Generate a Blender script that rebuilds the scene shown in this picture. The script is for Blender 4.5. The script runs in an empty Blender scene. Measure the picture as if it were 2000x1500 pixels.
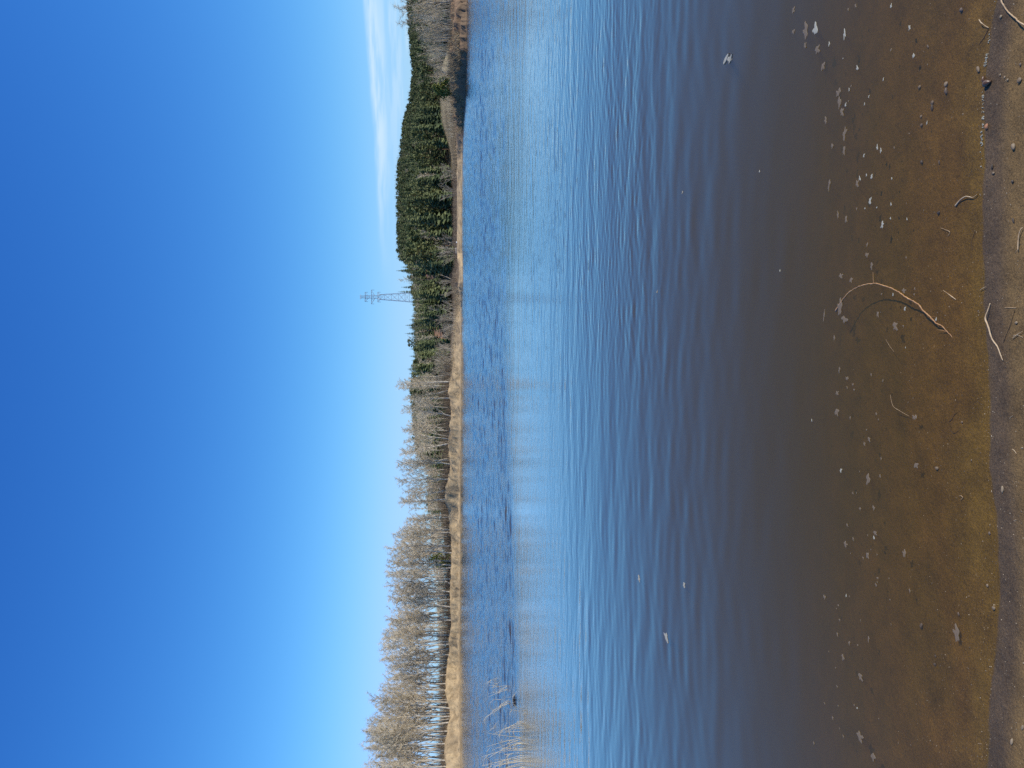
import bpy, math, random
import numpy as np
from mathutils import Vector, Matrix
R = math.radians
random.seed(7)
rng = np.random.default_rng(7)
scene = bpy.context.scene
col = scene.collection

# ------------------------------------------------------------------ camera and photo geometry
F, PITCH, EYE = 1444.4, R(4.75), 1.6
SP, CP = math.sin(PITCH), math.cos(PITCH)
HOR = 880.0
def ray(px, py):
    a, b = px - 1000.0, 750.0 - py
    return Vector((b, CP * F - SP * a, -SP * F - CP * a))
def on_plane(px, py, z=0.0):
    d = ray(px, py); t = (z - EYE) / d.z
    return Vector((0, 0, EYE)) + d * t
def at_y(px, py, Y):
    d = ray(px, py)
    return Vector((0, 0, EYE)) + d * (Y / d.y)
S_F = CP * F + SP * 120.0
def s_of(py): return (750.0 - py) / S_F
def py_of(s): return 750.0 - s * S_F
def z_row(row, Y):                                   # height seen at image row ROW at depth Y
    return at_y(row, 750, Y).z
def row_of(z, Y):
    q = (z - EYE) / Y                                # = (-SP*F - CP*a)/(CP*F - SP*a)
    return 1000.0 + (-SP * F - q * CP * F) / (CP - q * SP)

cam_d = bpy.data.cameras.new('camera'); cam = bpy.data.objects.new('camera', cam_d); col.objects.link(cam)
cam_d.lens = 26.0; cam_d.sensor_width = 36.0; cam_d.sensor_fit = 'HORIZONTAL'
cam_d.clip_start = 0.05; cam_d.clip_end = 8000
fw = Vector((0, CP, -SP)); dn = Vector((0, -SP, -CP)); rt = Vector((1, 0, 0))
M = Matrix((dn, rt, -fw)).transposed().to_4x4(); M.translation = (0, 0, EYE)
cam.matrix_world = M                                 # the phone was held upright and the picture lies on its side
scene.camera = cam

# ------------------------------------------------------------------ light
EL, AZ = R(41), R(-24)
sun_v = Vector((math.cos(EL) * math.cos(AZ), math.cos(EL) * math.sin(AZ), math.sin(EL)))
sd = bpy.data.lights.new('sun', 'SUN'); sd.energy = 4.2; sd.angle = R(0.5); sd.color = (1.0, 0.93, 0.82)
so = bpy.data.objects.new('sun', sd); col.objects.link(so)
so.rotation_euler = (-sun_v).to_track_quat('-Z', 'Y').to_euler(); so.location = (30, -10, 60)

W = bpy.data.worlds.new('World'); scene.world = W; W.use_nodes = True
nt = W.node_tree; nt.nodes.clear()
def N(tree, t, **kw):
    n = tree.nodes.new(t)
    for k, v in kw.items(): setattr(n, k, v)
    return n
out = N(nt, 'ShaderNodeOutputWorld'); bg = N(nt, 'ShaderNodeBackground'); bg.inputs[1].default_value = 0.105
sky = N(nt, 'ShaderNodeTexSky', sky_type='NISHITA'); sky.sun_disc = False
sky.sun_elevation = EL; sky.sun_rotation = math.pi / 2 - AZ
sky.altitude = 300; sky.air_density = 1.0; sky.dust_density = 0.25; sky.ozone_density = 3.0
gam = N(nt, 'ShaderNodeGamma'); gam.inputs[1].default_value = 1.25
hsv = N(nt, 'ShaderNodeHueSaturation'); hsv.inputs['Saturation'].default_value = 1.12; hsv.inputs['Value'].default_value = 1.0
nt.links.new(sky.outputs[0], gam.inputs[0]); nt.links.new(gam.outputs[0], hsv.inputs['Color'])
# thin cirrus low over the hill, placed by azimuth and elevation of the sky
tc = N(nt, 'ShaderNodeTexCoord'); sep = N(nt, 'ShaderNodeSeparateXYZ'); nt.links.new(tc.outputs['Generated'], sep.inputs[0])
def MA(tree, op, a, b=None, clamp=False, c=None):
    n = N(tree, 'ShaderNodeMath', operation=op); n.use_clamp = clamp
    for i, v in enumerate((a, b, c)):
        if v is None: continue
        if hasattr(v, 'is_output'): tree.links.new(v, n.inputs[i])
        else: n.inputs[i].default_value = v
    return n.outputs[0]
az = MA(nt, 'DIVIDE', sep.outputs[0], MA(nt, 'MAXIMUM', sep.outputs[1], 0.05))        # x / y
el = MA(nt, 'DIVIDE', sep.outputs[2], MA(nt, 'MAXIMUM', sep.outputs[1], 0.05))        # z / y
def MR(tree, v, a, b, c=0.0, d=1.0):
    n = N(tree, 'ShaderNodeMapRange'); n.interpolation_type = 'SMOOTHSTEP'; n.clamp = True
    tree.links.new(v, n.inputs[0])
    for i, q in enumerate((a, b, c, d)): n.inputs[i + 1].default_value = q
    return n.outputs[0]
comb = N(nt, 'ShaderNodeCombineXYZ'); nt.links.new(MA(nt, 'ADD', MA(nt, 'MULTIPLY', az, 9.0), MA(nt, 'MULTIPLY', el, 30.0)), comb.inputs[0]); nt.links.new(MA(nt, 'SUBTRACT', MA(nt, 'MULTIPLY', el, 95.0), MA(nt, 'MULTIPLY', az, 5.0)), comb.inputs[1])
cn = N(nt, 'ShaderNodeTexNoise'); cn.inputs['Scale'].default_value = 1.0; cn.inputs['Detail'].default_value = 5.0; nt.links.new(comb.outputs[0], cn.inputs['Vector'])
cn2 = N(nt, 'ShaderNodeTexNoise'); cn2.inputs['Scale'].default_value = 0.55; cn2.inputs['Detail'].default_value = 3.0; nt.links.new(comb.outputs[0], cn2.inputs['Vector'])
# centre of the streak rises slightly away from the hill's far end
ctr = MA(nt, 'ADD', MA(nt, 'MULTIPLY', az, 0.055), 0.0765)
dist = MA(nt, 'ADD', MA(nt, 'SUBTRACT', el, ctr), MA(nt, 'MULTIPLY', MA(nt, 'SUBTRACT', cn2.outputs[0], 0.5), 0.020))
up_edge = MR(nt, dist, 0.013, 0.004); lo_edge = MR(nt, dist, -0.023, 0.000)
along = MR(nt, az, 0.12, 0.34)
band = MA(nt, 'MULTIPLY', MA(nt, 'MULTIPLY', up_edge, lo_edge), along)
band = MA(nt, 'MULTIPLY', band, MR(nt, cn.outputs[0], 0.34, 0.62, 0.25, 1.0))
low = MA(nt, 'MULTIPLY', MA(nt, 'MULTIPLY', MR(nt, dist, 0.0, -0.02), MR(nt, az, 0.18, 0.42)), MR(nt, cn.outputs[0], 0.36, 0.66))
cl = MA(nt, 'MAXIMUM', MA(nt, 'MULTIPLY', band, 0.76), MA(nt, 'MULTIPLY', low, 0.38))
mixc = N(nt, 'ShaderNodeMix', data_type='RGBA')
srgb = N(nt, 'ShaderNodeSeparateColor'); crgb = N(nt, 'ShaderNodeCombineColor'); nt.links.new(hsv.outputs[0], srgb.inputs[0])
def soft(v, m):                                     # the bright rim of the sky keeps its blue
    q = MA(nt, 'POWER', MA(nt, 'ADD', MA(nt, 'POWER', MA(nt, 'DIVIDE', v, m), 5.0), 1.0), 0.2)
    return MA(nt, 'DIVIDE', v, q)
nt.links.new(soft(MA(nt, 'MULTIPLY', MA(nt, 'POWER', MA(nt, 'MULTIPLY', srgb.outputs[0], 0.68), 1.15), 0.84), 4.1), crgb.inputs[0]); nt.links.new(soft(MA(nt, 'MULTIPLY', srgb.outputs[1], 0.92), 7.0), crgb.inputs[1])
nt.links.new(MA(nt, 'MULTIPLY', MA(nt, 'POWER', srgb.outputs[2], 0.70), 2.0), crgb.inputs[2])
nt.links.new(cl, mixc.inputs[0]); nt.links.new(crgb.outputs[0], mixc.inputs[6]); mixc.inputs[7].default_value = (6.6, 8.3, 9.6, 1)
nt.links.new(mixc.outputs[2], bg.inputs[0]); nt.links.new(bg.outputs[0], out.inputs[0])

vs = scene.view_settings; scene.display_settings.display_device = 'sRGB'
vs.view_transform = 'Standard'; vs.look = 'None'; vs.exposure = 0.0; vs.gamma = 1.0
cy = scene.cycles
cy.use_denoising = False
cy.max_bounces = 6; cy.diffuse_bounces = 2; cy.glossy_bounces = 3; cy.transparent_max_bounces = 12; cy.volume_bounces = 1
cy.caustics_reflective = False; cy.caustics_refractive = False

# ------------------------------------------------------------------ helpers
def tag(o, label=None, cat=None, group=None, kind=None):
    if label: o['label'] = label
    if cat: o['category'] = cat
    if group: o['group'] = group
    if kind: o['kind'] = kind
    return o
def link(name, me, parent=None):
    o = bpy.data.objects.new(name, me); col.objects.link(o)
    if parent: o.parent = parent
    return o
def empty(name, loc=(0, 0, 0)):
    o = bpy.data.objects.new(name, None); col.objects.link(o); o.location = loc; o.empty_display_size = 0.2
    return o
def mesh_np(name, V, polys, mats, idx=None, smooth=False):
    """V (n,3); polys: list of integer arrays (m,k) of equal k each"""
    me = bpy.data.meshes.new(name)
    V = np.asarray(V, np.float32)
    loops = np.concatenate([p.reshape(-1) for p in polys]).astype(np.int32)
    tot = np.concatenate([np.full(len(p), p.shape[1]) for p in polys]).astype(np.int32)
    start = np.concatenate([[0], np.cumsum(tot)[:-1]]).astype(np.int32)
    me.vertices.add(len(V)); me.vertices.foreach_set('co', V.reshape(-1))
    me.loops.add(len(loops)); me.loops.foreach_set('vertex_index', loops)
    me.polygons.add(len(tot)); me.polygons.foreach_set('loop_start', start); me.polygons.foreach_set('loop_total', tot)
    for m in mats: me.materials.append(m)
    if idx is not None: me.polygons.foreach_set('material_index', np.asarray(idx, np.int32))
    me.polygons.foreach_set('use_smooth', np.full(len(tot), bool(smooth)))
    me.update(calc_edges=True); me.validate()
    return me
def grid_faces(nr, nc, flip=False):
    a = (np.arange(nr - 1)[:, None] * nc + np.arange(nc - 1)[None, :]).reshape(-1)
    q = np.stack([a, a + 1, a + nc + 1, a + nc], 1)
    return q[:, ::-1] if flip else q
def vnoise(x, y, seed=0):
    x = np.asarray(x, float); y = np.asarray(y, float)
    xi = np.floor(x); yi = np.floor(y); fx = x - xi; fy = y - yi
    fx = fx * fx * (3 - 2 * fx); fy = fy * fy * (3 - 2 * fy)
    def h(a, b):
        v = np.sin(a * 127.1 + b * 311.7 + seed * 74.7) * 43758.5453
        return v - np.floor(v)
    return (h(xi, yi) * (1 - fx) + h(xi + 1, yi) * fx) * (1 - fy) + (h(xi, yi + 1) * (1 - fx) + h(xi + 1, yi + 1) * fx) * fy
def fbm(x, y, seed=0, n=4):
    v = 0; a = 0.5
    for i in range(n):
        v = v + a * vnoise(x * 2 ** i, y * 2 ** i, seed + i * 13); a *= 0.5
    return v
def sstep(x, a, b):
    t = np.clip((np.asarray(x, float) - a) / (b - a), 0, 1)
    return t * t * (3 - 2 * t)
def interp(tab):
    xs = np.array([t[0] for t in tab], float); ys = np.array([t[1] for t in tab], float)
    return lambda v: np.interp(v, xs, ys)

class MB:
    """collects tubes, triangles and blobs, links them as ONE mesh"""
    def __init__(s): s.v = []; s.t = []; s.q = []; s.ti = []; s.qi = []; s.n = 0
    def add(s, V, tris=None, quads=None, m=0):
        V = np.asarray(V, float); k = s.n; s.v.append(V); s.n += len(V)
        if tris is not None and len(tris): a = np.asarray(tris, int) + k; s.t.append(a); s.ti += [m] * len(a)
        if quads is not None and len(quads): a = np.asarray(quads, int) + k; s.q.append(a); s.qi += [m] * len(a)
    def tube(s, pts, rad, sides=5, m=0, cap=True):
        pts = np.asarray(pts, float); n = len(pts)
        rad = np.broadcast_to(np.asarray(rad, float), (n,))
        T = np.gradient(pts, axis=0); T /= (np.linalg.norm(T, axis=1, keepdims=True) + 1e-9)
        ref = np.array([0.31, 0.22, 0.93]) if abs(T[0][2]) < 0.9 else np.array([0.95, 0.3, 0.1])
        A = np.cross(T, ref); A /= (np.linalg.norm(A, axis=1, keepdims=True) + 1e-9); B = np.cross(T, A)
        th = np.arange(sides) * 2 * math.pi / sides
        V = pts[:, None, :] + rad[:, None, None] * (np.cos(th)[None, :, None] * A[:, None, :] + np.sin(th)[None, :, None] * B[:, None, :])
        V = V.reshape(-1, 3); q = []
        for i in range(n - 1):
            for j in range(sides):
                k = (j + 1) % sides
                q.append((i * sides + j, i * sides + k, (i + 1) * sides + k, (i + 1) * sides + j))
        t = []
        if cap:
            V = np.vstack([V, pts[0], pts[-1]]); a, b = len(V) - 2, len(V) - 1
            for j in range(sides):
                k = (j + 1) % sides
                t += [(a, k, j), (b, (n - 1) * sides + j, (n - 1) * sides + k)]
        s.add(V, t, q, m)
    def spike(s, a, b, r, m=0):
        """three-sided tapering twig"""
        a = np.asarray(a, float); b = np.asarray(b, float); d = b - a
        x = np.cross(d, (0.3, 0.5, 0.81)); L = np.linalg.norm(x)
        if L < 1e-9: return
        x /= L; y = np.cross(d / (np.linalg.norm(d) + 1e-9), x)
        V = [a + r * x, a + r * (-0.5 * x + 0.87 * y), a + r * (-0.5 * x - 0.87 * y), b]
        s.add(V, [(0, 1, 3), (1, 2, 3), (2, 0, 3)], None, m)
    def mesh(s, name, mats, smooth=False):
        V = np.vstack(s.v); P = []; I = []
        if s.t: P.append(np.vstack(s.t)); I += s.ti
        if s.q: P.append(np.vstack(s.q)); I += s.qi
        return mesh_np(name, V, P, mats, I, smooth)

# ------------------------------------------------------------------ materials
def mat(name, base=(0.5, 0.5, 0.5), rough=0.8, spec=0.3):
    m = bpy.data.materials.new(name); m.use_nodes = True
    b = m.node_tree.nodes['Principled BSDF']
    b.inputs['Base Color'].default_value = (*base, 1); b.inputs['Roughness'].default_value = rough
    b.inputs['Specular IOR Level'].default_value = spec
    return m, m.node_tree, b
def ramp(t, v, stops):
    r = N(t, 'ShaderNodeValToRGB'); t.links.new(v, r.inputs[0])
    e = r.color_ramp.elements
    while len(e) < len(stops): e.new(0.5)
    for k, (p, c) in enumerate(stops): e[k].position = p; e[k].color = (*c, 1)
    return r.outputs[0]
def varied(name, stops, scale=3.0, rough=0.85, spec=0.2, island=0.0, obj=0.0, bump=0.0, detail=4.0, coord='Object'):
    """noise-mixed colour, with a share of the variation per mesh island and per object"""
    m, t, b = mat(name, rough=rough, spec=spec)
    c = N(t, 'ShaderNodeTexCoord'); n = N(t, 'ShaderNodeTexNoise'); n.inputs['Scale'].default_value = scale; n.inputs['Detail'].default_value = detail
    t.links.new(c.outputs[coord], n.inputs['Vector'])
    v = n.outputs[0]
    if island:
        g = N(t, 'ShaderNodeNewGeometry'); v = MA(t, 'ADD', v, MA(t, 'MULTIPLY', MA(t, 'SUBTRACT', g.outputs['Random Per Island'], 0.5), island))
    if obj:
        o = N(t, 'ShaderNodeObjectInfo'); v = MA(t, 'ADD', v, MA(t, 'MULTIPLY', MA(t, 'SUBTRACT', o.outputs['Random'], 0.5), obj))
    t.links.new(ramp(t, v, stops), b.inputs['Base Color'])
    if bump:
        bp = N(t, 'ShaderNodeBump'); bp.inputs['Strength'].default_value = bump; bp.inputs['Distance'].default_value = 0.02
        t.links.new(n.outputs[0], bp.inputs['Height']); t.links.new(bp.outputs[0], b.inputs['Normal'])
    return m

m_bark = varied('birch_bark', [(0.30, (0.16, 0.12, 0.09)), (0.44, (0.52, 0.45, 0.34)), (0.7, (0.68, 0.61, 0.48))], 2.2, 0.7, obj=0.14)
m_limb = varied('birch_limb', [(0.3, (0.48, 0.39, 0.27)), (0.7, (0.70, 0.60, 0.45))], 1.5, 0.8, island=0.4)
m_twig = varied('birch_twig', [(0.2, (0.46, 0.365, 0.225)), (0.55, (0.69, 0.575, 0.385)), (0.85, (0.80, 0.70, 0.50))], 0.35, 0.85, island=0.5, obj=0.3)
m_grey = varied('grey_stem', [(0.2, (0.27, 0.22, 0.15)), (0.6, (0.50, 0.42, 0.30)), (0.85, (0.68, 0.60, 0.45))], 1.0, 0.85, island=0.5, obj=0.3)
m_scrub = varied('scrub_stem', [(0.2, (0.10, 0.075, 0.05)), (0.6, (0.19, 0.14, 0.09)), (0.9, (0.30, 0.23, 0.15))], 0.3, 0.9, island=0.6)
m_straw = varied('dry_grass_blade', [(0.2, (0.24, 0.175, 0.095)), (0.6, (0.42, 0.32, 0.19)), (0.9, (0.55, 0.45, 0.28))], 0.5, 0.85, island=0.6)
m_spruce = varied('spruce_needles', [(0.15, (0.035, 0.052, 0.022)), (0.5, (0.105, 0.130, 0.050)), (0.85, (0.20, 0.21, 0.080))], 0.25, 0.8, island=0.45, obj=0.35)
m_pine = varied('pine_needles', [(0.15, (0.050, 0.068, 0.024)), (0.5, (0.13, 0.15, 0.055)), (0.85, (0.22, 0.225, 0.088))], 0.3, 0.8, island=0.5, obj=0.3)
m_bushgreen = varied('young_pine_needles', [(0.2, (0.09, 0.115, 0.03)), (0.6, (0.19, 0.21, 0.05)), (0.9, (0.28, 0.29, 0.08))], 1.5, 0.8, island=0.6)
m_barkpine = varied('pine_bark', [(0.3, (0.12, 0.075, 0.05)), (0.7, (0.27, 0.16, 0.09))], 2.0, 0.9)
m_steel, _, _b = mat('galvanised_steel', (0.48, 0.52, 0.58), 0.55, 0.4); _b.inputs['Metallic'].default_value = 0.2
m_ins, _, _ = mat('insulator_glass', (0.16, 0.17, 0.19), 0.3, 0.5)
m_stick = varied('bleached_twig', [(0.25, (0.36, 0.22, 0.10)), (0.6, (0.62, 0.46, 0.27)), (0.85, (0.75, 0.62, 0.42))], 30, 0.6, 0.35)
m_wetstick = varied('wet_root', [(0.25, (0.22, 0.10, 0.035)), (0.6, (0.50, 0.27, 0.10)), (0.85, (0.66, 0.42, 0.20))], 40, 0.4, 0.5)
m_darktwig_and_shadow = varied('dark_twig_and_shadow', [(0.3, (0.03, 0.02, 0.012)), (0.7, (0.09, 0.06, 0.035))], 40, 0.5, 0.4)
m_foamw = varied('white_foam', [(0.3, (0.29, 0.275, 0.21)), (0.7, (0.42, 0.40, 0.32))], 60, 0.6, 0.3)
m_foamb = varied('thin_beige_foam', [(0.3, (0.19, 0.145, 0.10)), (0.7, (0.28, 0.22, 0.155))], 60, 0.6, 0.3)
_t = m_foamb.node_tree; _mx = N(_t, 'ShaderNodeMixShader'); _mx.inputs[0].default_value = 0.62     # thin film, partly see-through
_tb = N(_t, 'ShaderNodeBsdfTransparent'); _t.links.new(_tb.outputs[0], _mx.inputs[1]); _t.links.new(_t.nodes['Principled BSDF'].outputs[0], _mx.inputs[2])
_t.links.new(_mx.outputs[0], [n for n in _t.nodes if n.type == 'OUTPUT_MATERIAL'][0].inputs['Surface'])
m_peb = varied('pale_pebble', [(0.3, (0.17, 0.12, 0.07)), (0.7, (0.31, 0.24, 0.15))], 60, 0.6, 0.35, obj=0.5)
m_pebd = varied('dark_pebble', [(0.3, (0.06, 0.045, 0.03)), (0.7, (0.16, 0.115, 0.075))], 60, 0.5, 0.4, obj=0.5)
m_grain = varied('sand_grain', [(0.2, (0.05, 0.04, 0.03)), (0.55, (0.15, 0.115, 0.075)), (0.9, (0.50, 0.40, 0.26))], 30, 0.5, 0.4, island=0.8)
m_reed = varied('dry_reed', [(0.2, (0.48, 0.38, 0.23)), (0.6, (0.74, 0.63, 0.43)), (0.9, (0.85, 0.77, 0.58))], 3, 0.7, 0.25, island=0.5)
m_log = varied('weathered_log', [(0.3, (0.22, 0.19, 0.16)), (0.7, (0.40, 0.36, 0.31))], 4, 0.85)
m_white = varied('white_plastic', [(0.3, (0.66, 0.66, 0.64)), (0.7, (0.80, 0.80, 0.79))], 4, 0.4)
m_barkbit = varied('wet_bark', [(0.3, (0.05, 0.028, 0.015)), (0.7, (0.19, 0.10, 0.05))], 60, 0.35, 0.5)
m_clay = varied('red_clay', [(0.3, (0.30, 0.14, 0.075)), (0.7, (0.44, 0.22, 0.12))], 0.5, 0.9)

# far ground: colour per vertex (sand, soil, grass, clay) broken up by noise
m_far, t, b = mat('bank_ground', rough=0.92, spec=0.15)
at = N(t, 'ShaderNodeAttribute'); at.attribute_name = 'Col'
c = N(t, 'ShaderNodeTexCoord'); n1 = N(t, 'ShaderNodeTexNoise'); n1.inputs['Scale'].default_value = 0.9; n1.inputs['Detail'].default_value = 7; n1.inputs['Roughness'].default_value = 0.68
t.links.new(c.outputs['Object'], n1.inputs['Vector'])
mx = N(t, 'ShaderNodeMix', data_type='RGBA', blend_type='MULTIPLY'); mx.inputs[0].default_value = 1.0
t.links.new(at.outputs['Color'], mx.inputs[6]); t.links.new(ramp(t, n1.outputs[0], [(0.28, (0.55, 0.52, 0.48)), (0.5, (1, 1, 1)), (0.75, (1.25, 1.22, 1.18))]), mx.inputs[7])
t.links.new(mx.outputs[2], b.inputs['Base Color'])
bp = N(t, 'ShaderNodeBump'); bp.inputs['Strength'].default_value = 0.9; bp.inputs['Distance'].default_value = 0.25
t.links.new(n1.outputs[0], bp.inputs['Height']); t.links.new(bp.outputs[0], b.inputs['Normal'])

# near sand and shallow bed
m_sand, t, b = mat('wet_sand', rough=0.7, spec=0.16)
at = N(t, 'ShaderNodeAttribute'); at.attribute_name = 'Col'
atw = N(t, 'ShaderNodeAttribute'); atw.attribute_name = 'wet'
c = N(t, 'ShaderNodeTexCoord')
def noise(t, vec, sc, det=5, ro=0.6):
    n = N(t, 'ShaderNodeTexNoise'); n.inputs['Scale'].default_value = sc; n.inputs['Detail'].default_value = det; n.inputs['Roughness'].default_value = ro
    t.links.new(vec, n.inputs['Vector']); return n.outputs[0]
nA = noise(t, c.outputs['Object'], 150, 4, 0.75); nB = noise(t, c.outputs['Object'], 9, 5); nC = noise(t, c.outputs['Object'], 420, 2)
mx = N(t, 'ShaderNodeMix', data_type='RGBA', blend_type='MULTIPLY'); mx.inputs[0].default_value = 1.0
t.links.new(at.outputs['Color'], mx.inputs[6]); t.links.new(ramp(t, nA, [(0.3, (0.55, 0.52, 0.5)), (0.5, (1, 1, 1)), (0.72, (1.5, 1.45, 1.35))]), mx.inputs[7])
mx2 = N(t, 'ShaderNodeMix', data_type='RGBA', blend_type='MULTIPLY'); mx2.inputs[0].default_value = 1.0
t.links.new(mx.outputs[2], mx2.inputs[6]); t.links.new(ramp(t, nB, [(0.3, (0.78, 0.76, 0.74)), (0.7, (1.2, 1.17, 1.1))]), mx2.inputs[7])
t.links.new(mx2.outputs[2], b.inputs['Base Color'])
t.links.new(MA(t, 'SUBTRACT', 0.78, MA(t, 'MULTIPLY', atw.outputs['Fac'], 0.26)), b.inputs['Roughness'])
bp = N(t, 'ShaderNodeBump'); bp.inputs['Strength'].default_value = 0.8; bp.inputs['Distance'].default_value = 0.004
t.links.new(MA(t, 'ADD', nA, MA(t, 'MULTIPLY', nC, 0.5)), bp.inputs['Height']); t.links.new(bp.outputs[0], b.inputs['Normal'])

# turbid water: a clear surface over a scattering, absorbing body
m_water = bpy.data.materials.new('river_water'); m_water.use_nodes = True
t = m_water.node_tree; t.nodes.clear()
o_ = N(t, 'ShaderNodeOutputMaterial')
tr = N(t, 'ShaderNodeBsdfTransparent'); gl = N(t, 'ShaderNodeBsdfGlossy'); gl.inputs['Roughness'].default_value = 0.02
mxs = N(t, 'ShaderNodeMixShader')
atr = N(t, 'ShaderNodeAttribute'); atr.attribute_name = 'ruffle'
c = N(t, 'ShaderNodeTexCoord')
mp = N(t, 'ShaderNodeMapping'); mp.inputs['Scale'].default_value = (0.75, 1.0, 1.0); t.links.new(c.outputs['Object'], mp.inputs['Vector'])
n1 = noise(t, mp.outputs[0], 7.0, 4, 0.6)
bp = N(t, 'ShaderNodeBump'); bp.inputs['Distance'].default_value = 0.035
t.links.new(n1, bp.inputs['Height']); t.links.new(MA(t, 'MULTIPLY', atr.outputs['Fac'], 0.65, True), bp.inputs['Strength'])
t.links.new(bp.outputs[0], gl.inputs['Normal'])
geo = N(t, 'ShaderNodeNewGeometry'); dot = N(t, 'ShaderNodeVectorMath', operation='DOT_PRODUCT')   # Schlick, the same from both sides
t.links.new(geo.outputs['Incoming'], dot.inputs[0]); t.links.new(bp.outputs[0], dot.inputs[1])
cosi = MA(t, 'ABSOLUTE', dot.outputs['Value'])
xg = MA(t, 'SUBTRACT', 1.0, cosi, True)
fres = MA(t, 'ADD', MA(t, 'ADD', 0.006, MA(t, 'MULTIPLY', MA(t, 'POWER', xg, 4.2), 0.97)), MA(t, 'MULTIPLY', MA(t, 'POWER', xg, 8.0), 0.85), True)
t.links.new(MA(t, 'ADD', 0.015, MA(t, 'MULTIPLY', atr.outputs['Fac'], 0.10)), gl.inputs['Roughness'])
t.links.new(fres, mxs.inputs[0]); t.links.new(tr.outputs[0], mxs.inputs[1]); t.links.new(gl.outputs[0], mxs.inputs[2])
t.links.new(mxs.outputs[0], o_.inputs['Surface'])
vsc = N(t, 'ShaderNodeVolumeScatter'); vsc.inputs['Color'].default_value = (0.54, 0.415, 0.05, 1); vsc.inputs['Density'].default_value = 2.0
vab = N(t, 'ShaderNodeVolumeAbsorption'); vab.inputs['Color'].default_value = (0.40, 0.27, 0.05, 1); vab.inputs['Density'].default_value = 5.0
ads = N(t, 'ShaderNodeAddShader'); t.links.new(vsc.outputs[0], ads.inputs[0]); t.links.new(vab.outputs[0], ads.inputs[1])
t.links.new(ads.outputs[0], o_.inputs['Volume'])

# ------------------------------------------------------------------ near shore: beach and shallow bed in one sheet
shore_px = interp([(-900, 1975), (-200, 1955), (0, 1943), (50, 1937), (90, 1932), (125, 1926), (160, 1922), (225, 1921), (300, 1918), (375, 1921), (500, 1920), (600, 1921), (700, 1927), (750, 1932),
                   (900, 1933), (950, 1938), (1000, 1944), (1100, 1950), (1125, 1951), (1200, 1949), (1250, 1946), (1300, 1941), (1400, 1931), (1500, 1926), (1700, 1920), (2400, 1905)])
_sx, _sy = [], []
for py in range(-900, 2401, 10):
    p = on_plane(float(shore_px(py)), py); _sx.append(p.x); _sy.append(p.y)
_o = np.argsort(_sx); _sx = np.array(_sx)[_o]; _sy = np.array(_sy)[_o]
def shore_y(x): return np.interp(x, _sx, _sy)
def near_z(x, y):
    x = np.asarray(x, float); y = np.asarray(y, float)
    d = y - shore_y(x)                               # > 0 in the water
    dw = np.maximum(d, 0)
    z = np.where(d > 0, -(0.075 * dw + 0.022 * dw * dw), -0.055 * d + 0.01 * np.minimum(d * d, 4))
    z = np.maximum(z, -2.6)
    z = z + (fbm(x * 9, y * 9, 3) - 0.47) * 0.006 * sstep(np.abs(d), 0, 0.12) + (fbm(x * 60, y * 60, 5, 3) - 0.44) * 0.0035 * sstep(np.abs(d), 0, 0.02)
    z = z + (fbm(x * 1.3, y * 1.3, 8) - 0.47) * 0.05 * sstep(d, 0.5, 2.0)
    return z
def spread(a, b, step, lim_lo, lim_hi, g=1.12):
    mid = list(np.arange(a, b, step)); lo = []; hi = []
    x, s = a, step
    while x > lim_lo: s *= g; x -= s; lo.append(x)
    x, s = mid[-1], step
    while x < lim_hi: s *= g; x += s; hi.append(x)
    return np.array(lo[::-1] + mid + hi)
xs = spread(-1.45, 1.45, 0.0042, -170, 170); ys = spread(1.75, 3.0, 0.0042, -45, 150, 1.07)
X, Y = np.meshgrid(xs, ys); Z = near_z(X, Y)
me = mesh_np('riverside_ground', np.stack([X, Y, Z], -1).reshape(-1, 3), [grid_faces(len(ys), len(xs))], [m_sand], smooth=True)
d = (Y - shore_y(X)).reshape(-1); xf, yf = X.reshape(-1), Y.reshape(-1)
dry = np.array([0.180, 0.116, 0.049]); wetc = np.array([0.108, 0.073, 0.042]); amber = np.array([0.155, 0.090, 0.014]); bed = np.array([0.140, 0.074, 0.012])
k1 = sstep(d, -0.13, -0.055)[:, None]
C = dry * (1 - k1) + wetc * k1
k2 = sstep(d + (fbm(xf * 6, yf * 6, 21) - 0.47) * 0.05, -0.006, 0.004)[:, None]; C = C * (1 - k2) + amber * k2
k3 = sstep(d + (fbm(xf * 4, yf * 4, 31) - 0.47) * 0.35, 0.0, 0.24)[:, None]; C = C * (1 - k3) + bed * k3
pt = sstep(fbm(xf * 2.2, yf * 5, 41), 0.42, 0.62)[:, None] * k3 * 0.55; C = C * (1 - pt) + amber * 0.8 * pt
C = C * (0.8 + 0.4 * fbm(xf * 14, yf * 14, 51)[:, None])
def set_col(me, C):
    a = me.attributes.new('Col', 'FLOAT_COLOR', 'POINT')
    a.data.foreach_set('color', np.concatenate([C, np.ones((len(C), 1))], 1).astype(np.float32).reshape(-1))
def set_f(me, name, v):
    a = me.attributes.new(name, 'FLOAT', 'POINT'); a.data.foreach_set('value', np.asarray(v, np.float32))
set_col(me, C); set_f(me, 'wet', sstep(d, -0.15, -0.03))
tag(link('beach', me), 'grey-brown wet sand beach sloping under the shallow water', kind='structure')

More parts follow.
